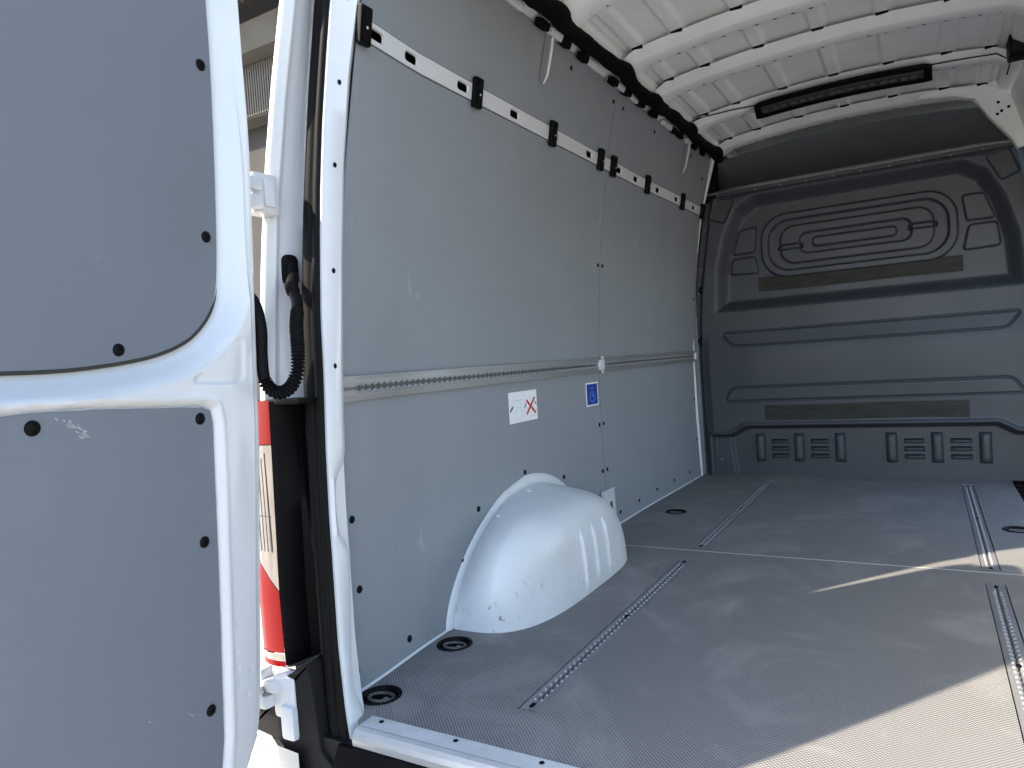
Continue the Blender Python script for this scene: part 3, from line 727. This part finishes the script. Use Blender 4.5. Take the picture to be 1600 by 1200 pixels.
# --- roof
def roof_z(x): return 1.985-.050*(np.asarray(x)/.66)**2
xs = np.linspace(-.70, .70, 211); ys = np.linspace(.18, 3.25, 60)
Xr, Yr = np.meshgrid(xs, ys); Zr = roof_z(Xr)
for c in (-.60, -.443, -.2235, 0, .2235, .443, .60):
    Zr -= .012*sstep(.034, .020, np.abs(Xr-c))
roof = MB().quadgrid(np.stack([Xr, Yr, Zr], -1)).build('roof_skin', ROOFW, van, True, 'white ribbed roof skin'); auto(roof, 60)
MB().box((-.86, .06, 2.02), (.86, 4.25, 2.06)).box((-.86, .12, 1.93), (-.70, 4.2, 2.02)).box((.70, .12, 1.93), (.86, 4.2, 2.02)).build('outer_roof', WHITE, van)
bowprof = [(-.078, .030), (-.070, .026), (-.030, .003), (-.020, 0), (.048, .0), (.056, .002), (.060, .008), (.062, .018), (.074, .020)]
def bow_z(x): return 1.938-.050*(np.asarray(x)/.66)**2
for i, (yb, sc_) in enumerate(((.55, 1), (1.12, 1), (1.665, 1), (2.06, 1), (2.625, .95), (3.14, 1))):
    P = np.array([[(x, yb+a*sc_, float(bow_z(x))+b-.03*sstep(.60, .70, abs(x))) for a, b in bowprof] for x in np.linspace(-.70, .70, 50)])
    lab = ('roof bow nearest the rear door', 'second roof bow from the rear', 'third roof bow from the rear', 'fourth roof bow from the rear', 'roof bow carrying the lamp bar', 'roof header above the bulkhead')[i]
    bow = MB().quadgrid(P).build('roof_bow', ROOFW, van, True, lab); auto(bow, 30)
    hl = MB(); rnd = random.Random(i)
    for x in np.arange(-.60, .62, .06):
        x += rnd.uniform(-.012, .012); hl.lathe([(rnd.choice((.003, .0045, .006)), 0), (.002, -.0006), (.0002, -.0006)], 10, Matrix.Translation((x, yb+.040, float(bow_z(x))-.0006)) @ Matrix.Diagonal((1.4, .8, 1, 1)))
    h = hl.build('bow_holes', BLACK, None); h.parent = bow; h['kind'] = 'stuff'
    for c in (-.60, -.443, -.2235, 0, .2235, .443, .60):
        s = MB().box((-.022, -.006, -.006), (.022, .010, .006), None, .004).build('sealant_pad', BLACK, None); s.parent = bow; s.location = (c, yb-.076*sc_, float(bow_z(c))+.0335)
    # pale turned lip of each bow
# side rails of the roof, behind the cable sleeve
for sgn in (-1, 1):
    pr = [(-.745, 1.835), (-.735, 1.862), (-.70, 1.875), (-.665, 1.90), (-.655, 1.935), (-.70, 1.95)]
    P = np.array([[(sgn*-x, y, z) for x, z in pr] for y in np.linspace(.12, 3.2, 10)])
    MB().quadgrid(P).build('roof_side_rail', ROOFW, van, True)
# black cable sleeve
path = []; rad = []
rnd = random.Random(8)
for k, y in enumerate(np.linspace(.14, 3.16, 150)):
    lump = sum(math.exp(-((y-yb)/.055)**2) for yb in (.55, 1.02, 1.60, 1.985, 2.55, 3.02))
    path.append((-.676+.006*math.sin(y*9)+.012*lump, y, 1.856+.006*math.sin(y*5.3+1)+.004*lump)); rad.append(.025+.008*lump+.002*math.sin(y*31)+.003*rnd.random())
slv = MB().tube(path, rad, 18).build('cable_sleeve', FOAM, van, True, 'black padded cable sleeve along the roof edge')
rnd = random.Random(21)
for k in range(9):
    y = .86+.255*k+rnd.uniform(-.06, .06)
    L = rnd.choice((.012, .02, .035, .06, .075))
    o = MB().box((-.012, -L, -.012), (.012, L, .012), None, .004).build('roof_tab', PRINTGREY, None); placed(o, van, (-.722+.003*(k % 2), y, 1.842)); o.rotation_euler = (0, .5, 0)
for k in range(11):
    y = .95+.195*k+rnd.uniform(-.07, .07)
    o = MB().box((-.014, -.03, -.012), (.014, .03, .014), None, .005).build('foam_pad', FOAM, None); placed(o, van, (-.715, y+.02*math.sin(k*3), 1.836)); o.rotation_euler = (0, .4, .1*math.sin(k))
# lamp bar
def led_pt(x, dy, dz): return (x, 2.605+dy, float(bow_z(x))-.006+dz)
xs = np.linspace(-.362, .388, 30)
pr = [(-.058, .006), (-.057, -.004), (-.050, -.009), (.026, -.046), (.036, -.048), (.048, -.044), (.058, .006)]
P = np.array([[led_pt(x, a*min(1, .6+.4*min((x+.362)/.03, (.388-x)/.03)), b) for a, b in pr] for x in xs])
lb = MB().quadgrid(P).build('lamp_bar', BLACK, van, True, 'long dark lamp bar fixed across the roof bow'); auto(lb, 40)
P = np.array([[led_pt(x, a, b) for a, b in ((-.036, -.0150), (-.035, -.0180), (.006, -.0385), (.009, -.0375))] for x in np.linspace(-.33, .355, 30)])
c = MB().quadgrid(P).build('lamp_cover', LEDL, None, True); c.parent = lb
rnd = random.Random(3)
for k in range(16):
    x = -.31+.042*k+.006*rnd.uniform(-1, 1)
    o = MB().box((-.013, -.009, -.0015), (.013, .009, .001), None, .0008).build('lamp_cell', CHAN, None); o.parent = lb; o.location = led_pt(x, -.0155, -.0318); o.rotation_euler = (-.45, 0, 0)
P = np.array([[led_pt(x, a, b) for a, b in ((.050, .0), (.054, -.026), (.080, -.026), (.086, .0))] for x in np.linspace(-.30, .285, 16)])
c = MB().quadgrid(P).build('lamp_bracket', BLACK, None, True); c.parent = lb
# wire along the bow
wp = [(-.66, 2.54, 1.905), (-.60, 2.56, 1.921), (-.52, 2.552, 1.918), (-.46, 2.56, 1.922), (-.36, 2.585, 1.925)]
MB().tube(wp, .0028, 6).build('lamp_wire', BLACK, van, True)
MB().tube([(.388, 2.585, 1.922), (.46, 2.575, 1.915), (.55, 2.565, 1.905), (.62, 2.57, 1.90), (.67, 2.60, 1.87), (.66, 2.66, 1.83)], .0028, 6).build('lamp_wire', BLACK, van, True)
# gusset plate on the right side of the header with sensor box
gp = [(.34, 1.9245), (.34, 1.945), (.84, 1.93), (.84, 1.62), (.735, 1.60), (.715, 1.655), (.63, 1.775), (.575, 1.876), (.49, 1.906)]
M = Matrix(((1, 0, 0, 0), (0, 0, -1, 3.085), (0, 1, 0, 0), (0, 0, 0, 1)))
gs = MB().prism(gp, 0, .012, M, .004).build('gusset_plate', ROOFW, van, False, 'white pressed gusset beside the roof header')
for x, z in ((.66, 1.83), (.70, 1.80), (.655, 1.775), (.672, 1.787), (.73, 1.84)):
    o = MB().lathe([(.007, .0), (.006, .0012), (.0003, .0012)], 12, Matrix.Translation((x, 3.0725, z)) @ Matrix.Rotation(math.pi/2, 4, 'X')).build('hole', BLACK, None); o.parent = gs
lip = [(.33, 1.9275), (.49, 1.904), (.572, 1.872), (.627, 1.772), (.712, 1.652), (.733, 1.600)]
P = np.array([[(x+dx, y, z+dz) for x, z in lip] for dx, y, dz in ((.006, 3.070, .006), (-.004, 3.066, -.004), (-.006, 3.09, -.006), (-.004, 3.12, -.004))])
MB().quadgrid(P).build('header_lip', ROOFW, van)
sb = MB().box((.652, 2.44, 1.845), (.78, 2.56, 1.925), None, .010).build('sensor_box', BLACK, van, False, 'small black sensor box in the top right corner'); auto(sb, 50)
o = MB().box((.660, 2.434, 1.852), (.72, 2.443, 1.905), None, .01).build('sensor_face', DARKGREY, None); o.parent = sb

# --- rear pillar: lines (x,y) as functions of height, from the load bay outwards
def yr(z): return .055*np.asarray(z)
def yo(z): return .085*np.asarray(z)
FR = [(-.06, -.772), (-.028, -.781), (.049, -.813), (.159, -.824), (.349, -.828), (.397, -.848), (.454, -.859), (.519, -.855), (.552, -.841), (.577, -.838), (.67, -.84), (.787, -.84), (1.02, -.835), (1.24, -.824), (1.45, -.80), (1.598, -.771), (1.72, -.735), (1.86, -.66)]
FL = [(z, x+.022) for z, x in [(-.071, -.799), (.029, -.82), (.164, -.838), (.303, -.848), (.444, -.859), (.586, -.866), (.731, -.869), (.877, -.876), (1.024, -.875), (1.171, -.872), (1.318, -.863), (1.464, -.848), (1.609, -.831), (1.72, -.80), (1.86, -.73)]]
SLn = [(-.106, -.843), (-.048, -.861), (.047, -.875), (.214, -.889), (.398, -.906), (.586, -.92), (.704, -.928), (.912, -.931), (1.135, -.92), (1.402, -.898), (1.623, -.873), (1.86, -.80)]
BGn = [(.60, -.930), (.719, -.941), (.914, -.948), (1.14, -.943), (1.337, -.933), (1.636, -.902), (1.86, -.835)]
JC = [(.60, -.992), (.886, -.980), (1.134, -.961), (1.39, -.922), (1.596, -.880), (1.86, -.815)]
JL = [(.60, -.996), (.74, -.992), (.914, -.983), (1.058, -.971), (1.242, -.949), (1.423, -.919), (1.585, -.886), (1.86, -.825)]
def line(z, pts, y0, dx=0, sm=True, yf=None):
    x = interp(z, pts)
    if sm: x = sum(interp(z+d, pts) for d in (-.012, 0, .012))/3
    if yf is None: yf = yr if (pts is JL or pts is JC) else yo
    return np.stack([x+dx, yf(z)+y0, z], -1)
zf = np.concatenate([np.linspace(-.06, .30, 16), np.linspace(.31, .62, 40), np.linspace(.64, 1.86, 40)])
flr = MB().quadgrid(np.stack([line(zf, FR, .080, -.03), line(zf, FR, .046, -.002), line(zf, FR, .040), line(zf, FL, .008, .006), line(zf, FL, -.002, .002), line(zf, FL, .0, -.006), line(zf, FL, .06, -.012)])).build('opening_flange', WHITE, van, True, 'white flange around the rear opening'); auto(flr, 50)
for z, x in ((1.602, -.805), (1.414, -.835), (1.227, -.845), (.986, -.858), (.77, -.848), (.574, -.848), (.362, -.835), (.031, -.806)):
    z1 = np.array([z]); pa = Vector(line(z1, FR, .040)[0]); pb = Vector(line(z1, FL, .008, .006)[0]); d_ = (pb-pa).normalized(); q = Vector((-d_.y, d_.x, 0))
    if q.y > 0: q = -q
    o = MB().lathe([(.0045, .0), (.004, .001), (.0003, .001)], 12).build('hole', BLACK, None); o.parent = flr
    o.location = pa*.5+pb*.5+q*.0008; o.rotation_euler = q.to_track_quat('Z', 'Y').to_euler(); o.scale = (1, 1.4, 1)
zs = np.linspace(-.09, 1.86, 60)
seal_l = [line(zs, FL, .012, -.001), line(zs, FL, -.006, -.006), line(zs, FL, -.016, -.016)]
A = line(zs, FL, -.022, -.004); B = line(zs, SLn, 0)
def mixl(t, dy): q = A*(1-t)+B*t; q = q.copy(); q[:, 1] += dy+.02; return q
sl = MB().quadgrid(np.stack([mixl(.0, .012), mixl(.06, -.006), mixl(.22, -.013), mixl(.34, -.010), mixl(.40, -.004), mixl(.46, -.010), mixl(.62, -.020), mixl(.82, -.018), mixl(.95, -.006), mixl(1.0, .012), mixl(1.0, .04)])).build('door_seal', RUBBER, van, True, 'black rubber seal around the rear opening')
zj = np.linspace(.695, 1.86, 40)
jb = MB().quadgrid(np.stack([line(zj, SLn, .075, .004), line(zj, SLn, .060, -.004), line(zj, BGn, .052, .0), line(zj, BGn, .036, -.006), line(zj, BGn, .030, -.008),
     line(zj, JC, .012, .006), line(zj, JC, .004, .004), line(zj, JC, -.002, .010), line(zj, JC, -.008, .009), line(zj, JC, -.014, .003),
     line(zj, JL, -.024, .006), line(zj, JL, -.030, .0), line(zj, JL, -.028, -.010), line(zj, JL, -.012, -.028), line(zj, JL, .03, -.042), line(zj, JL, .12, -.048), line(zj, JL, .6, -.05)])).build('corner_pillar', WHITE, van, True, 'white rear corner pillar beside the open door')
zb = np.linspace(1.10, 1.86, 20)  # beige strip beside the upper part of the seal only
MB().quadgrid(np.stack([line(zb, SLn, .050, .002), line(zb, SLn, .030, -.004), line(zb, BGn, .026, .004), line(zb, BGn, .032, -.002), line(zb, BGn, .05, -.003)])).build('pillar_strip', BEIGE, van, True, 'pale beige strip beside the upper seal')
MB().box((-.985, .02, .694), (-.925, .12, .700), None, .002).build('pillar_ledge', WHITE, van)
# side body and lower body
Yo, Zo = np.meshgrid(np.linspace(.10, 4.2, 8), np.linspace(-.45, .72, 10))
MB().quadgrid(np.stack([np.full_like(Yo, -1.06), Yo, Zo], -1)).build('outer_side_panel', WHITE, van, True)
zo = np.linspace(.70, 1.95, 20)
P = np.stack([np.stack([interp(zo, JL)-.05, np.full_like(zo, y), zo], -1) for y in (.6, 2.0, 4.2)]); MB().quadgrid(P).build('outer_side_panel', WHITE, van, True)
# black lamp reveal
zh = np.linspace(.10, .70, 20)
def hl_(x, y): return np.stack([np.asarray(x)+0*zh, y+0*zh, zh], -1)
xin = interp(zh, SLn)
hx = interp(zh, [(.09, -.975), (.26, -.978), (.70, -.963)])
rev = MB().quadgrid(np.stack([hl_(hx, .0), hl_(hx+.004, -.004), hl_(hx+.012, .006), hl_(hx+.020, .06), hl_(xin-.022, .075), hl_(xin-.018, .055), hl_(xin-.012, .055), hl_(xin-.010, .08), hl_(xin+.01, .09)])).build('lamp_reveal', BLACK, van, True, 'black plastic reveal behind the tail lamp'); auto(rev, 40)
MB().box((-.98, .004, .692), (-.87, .08, .704), None, .003).build('reveal_cap', BLACK, van)
o = MB().quadgrid(np.array([[(x, y, z) for x, z in ((-.975, .096), (-.92, .112), (-.862, .142))] for y in (-.008, .07)])).build('reveal_foot', DARKGREY, van)
# tail lamp
tl = bpy.data.objects.new('tail_lamp', None); C.objects.link(tl); tl.parent = van; tl.location = (0, 0, -gz); tl['label'] = 'red and clear tail lamp in the gap behind the door edge'
def lens(zlo, zhi, m, name, inset=0):
    # zlo/zhi : functions of t (0 at the reveal, 1 round the corner)
    pr = [(0, 0, .0), (.02, -.004, .2), (.05, -.004, .5), (.075, .006, .75), (.092, .03, .9), (.098, .12, 1.0)]
    P = np.array([[(float(interp(z, [(.09, -.976), (.26, -.979), (.70, -.964)]))-dx, dy+inset, z) for dx, dy, t in pr for z in [zlo(t)*(1-k)+zhi(t)*k]] for k in np.linspace(0, 1, 8)])
    o = MB().quadgrid(P).build(name, m, None, True); o.parent = tl; return o
lens(lambda t: .604, lambda t: .703, RED, 'red_lens'); lens(lambda t: .27+.12*t, lambda t: .602, CLEAR, 'clear_lens'); lens(lambda t: .127, lambda t: .267+.12*t, RED, 'red_lens')
lens(lambda t: .110, lambda t: .125, CLEAR, 'lens_band', -.001); lens(lambda t: .095, lambda t: .1085, RED, 'red_lens')
rg = MB()
for k in range(5):
    x = -.988-.011*k; rg.box((x-.0008, -.0052, .36), (x+.0008, -.0036, .585-.012*k))
rg.box((-1.05, -.0052, .44), (-.985, -.0036, .4425))
o = rg.build('lens_ribs', CONC, None); o.parent = tl; o['kind'] = 'stuff'
# bumper corner
bc = MB().prism(round_poly([(-1.08, -.05), (-1.03, .02), (-.97, .04), (-.965, .085), (-.92, .10), (-.872, .135), (-.862, .05), (-.852, -.06), (-.79, -.11), (-.79, -.40), (-.92, -.40), (-.945, -.09), (-.99, -.06)], .012), 0, .06, Matrix(((1, 0, 0, 0), (0, 0, -1, .03), (0, 1, 0, 0), (0, 0, 0, 1))), .008).build('bumper_corner', DARKGREY, van, False, 'dark grey plastic bumper corner below the tail lamp'); auto(bc, 40)
P = np.array([[(x, y, z) for x, y in ((-.90, -.05), (-.97, -.045), (-1.02, -.02), (-1.06, .03), (-1.075, .12), (-1.075, .5))] for z in (-.45, -.3, -.12, -.062)])
MB().quadgrid(P).build('bumper_skin', BUMPW, van, True, 'dusty pale painted bumper corner')
# hinges
def hinge(name, parts, label):
    o = MB()
    for a, b, r in parts: o.box(a, b, None, r)
    h = o.build(name, WHITE, van, False, label); return auto(h, 50)
hinge('hinge', [((-.975, -.02, 1.115), (-.928, .045, 1.205), .010), ((-.945, -.05, 1.12), (-.915, -.01, 1.15), .008), ((-.945, -.045, 1.16), (-.918, -.01, 1.19), .008), ((-.936, .0, 1.13), (-.922, .03, 1.19), .004)], 'white upper door hinge on the corner pillar')
h2 = hinge('hinge', [((-.985, -.035, -.005), (-.915, .01, .092), .012), ((-1.06, -.05, .055), (-.96, -.01, .082), .010), ((-1.07, -.06, .02), (-.98, -.02, .05), .010), ((-.955, -.045, -.045), (-.915, .0, .03), .01), ((-1.03, -.05, .078), (-1.0, -.015, .105), .008)], 'white lower door hinge above the bumper corner')
bl = MB().lathe([(.012, 0), (.012, .006), (.0003, .007)], 6, Matrix.Translation((-1.0, -.05, .06)) @ Matrix.Rotation(math.pi/2, 4, 'X')).build('bolt', STEEL, None); bl.parent = h2
# cable conduit looping from the pillar to the door
def bez(pts, n):
    pts = [Vector(p) for p in pts]; out = []
    for i in range(len(pts)-1):
        p0 = pts[max(i-1, 0)]; p1 = pts[i]; p2 = pts[i+1]; p3 = pts[min(i+2, len(pts)-1)]
        for k in range(n):
            t = k/n; out.append(.5*((2*p1)+(p2-p0)*t+(2*p0-5*p1+4*p2-p3)*t*t+(3*p1-p0-3*p2+p3)*t**3))
    out.append(pts[-1]); return out
path = bez([(-.945, .085, .985), (-.912, .045, .955), (-.882, .030, .915), (-.858, .0, .86), (-.836, -.022, .80), (-.836, -.030, .757), (-.858, -.035, .727), (-.888, -.044, .722), (-.911, -.050, .748), (-.915, -.050, .80), (-.911, -.050, .86), (-.925, -.050, .915), (-.96, -.050, .95)], 44)
L = 0; rad = []
for i, p in enumerate(path):
    if i: L += (p-path[i-1]).length
    sm = (.035 < L < .055) or (L > .075 and L < .13) or L < .02
    corr = 0 if (L < .05 or .085 < L < .135) else .0028*math.sin(L*2*math.pi/.0078)
    rad.append(.0125+corr if L < .40 else .0125)
cd = MB().tube(path, rad, 14).build('cable_conduit', RUBBER, van, True, 'black corrugated cable conduit looping from pillar to door')
gr = MB().prism(stadium(0, 0, .020, .036), 0, .012, Matrix(((.30, 0, .95, -.962), (.95, 0, -.30, .088), (0, 1, 0, 1.0), (0, 0, 0, 1))), .005).prism(stadium(0, -.004, .013, .027), .012, .024, Matrix(((.30, 0, .95, -.962), (.95, 0, -.30, .088), (0, 1, 0, .994), (0, 0, 0, 1))), .005).build('grommet', RUBBER, None); gr.parent = cd; auto(gr, 50)

# rear header over the opening
P = []
xs = np.linspace(-.66, .66, 30)
for y, z in ((.28, 1.86), (.205, 1.845), (.198, 1.835), (.198, 1.86), (.16, 1.87), (.10, 2.03)):
    P.append([(x, y, z-.10*max(0, (abs(x)-.45)/.21)**2) for x in xs])
MB().quadgrid(np.array(P)).build('rear_header', WHITE, van, True)
# right rear pillar
zs2 = np.linspace(-.06, 1.86, 40)
Q = np.stack([line(zs2, FR, .08, -.03), line(zs2, FR, .04), line(zs2, FL, .02), line(zs2, SLn, 0), line(zs2, SLn, 0, -.09), line(zs2, SLn, .15, -.15), line(zs2, SLn, .6, -.16)]); Q[..., 0] *= -1
MB().quadgrid(Q).build('corner_pillar', WHITE, van, True, 'right hand rear corner pillar')

# --- rear door, opened to about a right angle
AL = math.radians(-6); HX, HY = -.955, -.03
dv = Vector((-math.sin(AL), -math.cos(AL), 0)); nv = Vector((math.cos(AL), -math.sin(AL), 0))
LEAN = .055
upv = (Vector((0, 0, 1))+nv*LEAN).normalized(); nn = (nv-upv*nv.dot(upv)).normalized()
DM = Matrix(((dv.x, upv.x, nn.x, HX), (dv.y, upv.y, nn.y, HY), (dv.z, upv.z, nn.z, 0), (0, 0, 0, 1)))   # local: x along door, y up, z towards load bay side
HE = [(-.095, .15), (-.067, .092), (-.034, .076), (.015, .062), (.124, .054), (.331, .046), (.604, .033), (.944, .031), (1.224, .029), (1.341, .036), (1.531, .045), (1.70, .055), (1.80, .085), (1.86, .14)]
SW = .74
zz_ = np.linspace(-.095, 1.86, 400); tt_ = np.linspace(0, 1, 190)
se = smooth_interp(zz_, HE); se = np.maximum(se, interp(zz_, HE)-.004)
ee = interp(zz_, [(-.095, .82), (-.03, .86), (.85, .86), (1.1, .845), (1.35, .81), (1.6, .77), (1.74, .74), (1.80, .72), (1.86, .64)])
S = se[:, None]+(ee-se)[:, None]*tt_[None]; Z = np.repeat(zz_[:, None], len(tt_), 1)
W_ = np.zeros_like(S)
PU = [(.099, 1.60), (.098, 1.521), (.094, 1.422), (.092, 1.27), (.094, 1.076), (.100, .958), (.114, .905), (.149, .859), (.196, .827), (.268, .804), (.369, .790), (.467, .785), (.58, .79), (.63, .82), (.655, .88), (.665, 1.0), (.665, 1.55), (.64, 1.68), (.58, 1.73), (.18, 1.73), (.12, 1.69)]
PL = [(.163, .699), (.158, .673), (.158, .545), (.158, .364), (.162, .037), (.170, -.025), (.20, -.048), (.54, -.048), (.62, -.02), (.635, .06), (.64, .60), (.625, .68), (.59, .712), (.549, .725), (.508, .727), (.399, .723), (.183, .708)]
PT = round_poly([(.216, .754), (.114, .837), (.078, .840), (.084, .748)], .02)
def smooth_closed(poly, n=5):
    m = len(poly); out = []
    for i in range(m):
        p0, p1, p2, p3 = [Vector(poly[(i+k) % m]) for k in (-1, 0, 1, 2)]
        for k in range(n):
            t = k/n; q = .5*((2*p1)+(p2-p0)*t+(2*p0-5*p1+4*p2-p3)*t*t+(3*p1-p0-3*p2+p3)*t**3); out.append((q.x, q.y))
    return out
PU = smooth_closed(PU)
dU = sd_poly(S, Z, PU); dL = sd_poly(S, Z, PL); dT = sd_poly(S, Z, PT)
W_ -= .052*(1-sstep(.002, .052, dU))
W_ -= .014*(1-sstep(-.002, .010, dL)); W_ += .0025*np.exp(-((dL-.016)/.004)**2)
W_ -= .0035*(1-sstep(-.003, .004, dT))
edge = S-se[:, None]
W_ -= .006*sstep(.026, .020, edge)*1.0; W_ -= .010*sstep(.008, .0, edge)
for s_, z_ in ((.125, .255), (.131, .198), (.094, .148), (.126, .135), (.107, .099), (.131, .165)):
    W_ -= .003*np.exp(-(((S-s_)**2+(Z-z_)**2)/.000012))
W_ += .004*np.exp(-((S-.115)**2/.0009+(Z-.56)**2/.012))
P3 = np.stack([S, Z, W_], -1)
dm = MB().quadgrid(P3)
for i_, a in enumerate((P3[:, 0], P3[:, -1], P3[0], P3[-1])):
    b = a.copy(); b[:, 2] = -.085; b[:, 0] += .062*float(i_ == 0); c_ = a.copy(); c_[:, 2] = -.03; dm.quadgrid(np.stack([a, c_, b]))
bk_ = P3.copy(); bk_[..., 2] = -.088
dm.quadgrid(bk_[::10, ::10])
door = dm.build('rear_door', WHITE, None, True, 'open white rear door with two grey inner linings')
auto(door, 45)
door.parent = van; door.matrix_local = Matrix.Translation((0, 0, -gz)) @ DM
def inset(poly, d):
    out = []; n = len(poly)
    for i in range(n):
        p = Vector(poly[i]); a = Vector(poly[i-1]); b = Vector(poly[(i+1) % n]); t = (b-a).normalized(); q = Vector((-t.y, t.x)); out.append(p+q*d)
    return [(p.x, p.y) for p in out]
def door_part(o): o.parent = door; return o
def area(poly): return sum(poly[i-1][0]*p[1]-p[0]*poly[i-1][1] for i, p in enumerate(poly))
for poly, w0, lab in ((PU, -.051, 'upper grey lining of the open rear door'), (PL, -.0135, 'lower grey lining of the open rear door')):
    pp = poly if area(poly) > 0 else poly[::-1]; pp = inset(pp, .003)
    o = MB().prism(pp, w0, w0+.006, None, .0015).build('door_lining', SHADEGREY, None, False, lab); door_part(o)
ds = None
for s_, z_, w0, r in ((.121, 1.384, -.045, .0115), (.125, 1.044, -.045, .0115), (.329, .819, -.045, .0115), (.507, .701, -.0075, .0125), (.192, .684, -.0075, .0115), (.194, .443, -.0075, .0115), (.195, .107, -.0075, .0115), (.61, 1.05, -.045, .0115), (.60, .45, -.0075, .0115)):
    o = MB().lathe(dome(r), 18).build('screw', BLACK, None, True); auto(o, 50); door_part(o); o.location = (s_, z_, w0+.0002)
gk = [p for p in PU if p[1] < .945]  # thin dark brown line under the upper lining, tapered at its ends
gk = [(p[0], p[1], -.0455) for p in gk]
o = MB().tube(gk, [.0032*min(1, (i+.3)/6, (len(gk)-i)/6) for i in range(len(gk))], 6).build('lining_edge_line', EDGEBROWN, None, True, 'dark line along the lower edge of the upper lining'); door_part(o)
rnd = random.Random(77)
def smear(s0, z0, n, spread, size):
    mb = MB()
    for k in range(n):
        a = -.75+rnd.uniform(-.35, .35); t = rnd.gauss(0, 1); u = rnd.gauss(0, .28)
        cx = s0-spread*t*.72-spread*u*.5; cy = z0+spread*t*.62*-1+spread*u*.5; L = size*rnd.uniform(.3, 1); wd = size*rnd.uniform(.10, .30)
        pts = []
        for i in range(8):
            th = 2*math.pi*i/8; r = rnd.uniform(.6, 1); x = L*.5*math.cos(th)*r; y = wd*.5*math.sin(th)*r
            pts.append((cx-(x*math.cos(a)-y*math.sin(a)), cy+x*math.sin(a)+y*math.cos(a)))
        mb.prism(pts, 0, .0002)
    o = mb.build('scuff_mark', SCUFF, None); door_part(o); o.location = (0, 0, -.0073)
smear(.437, .692, 26, .016, .016); smear(.53, .02, 10, .012, .012); smear(.47, .045, 6, .008, .010); smear(.24, .12, 4, .006, .010); smear(.33, .15, 5, .008, .009)
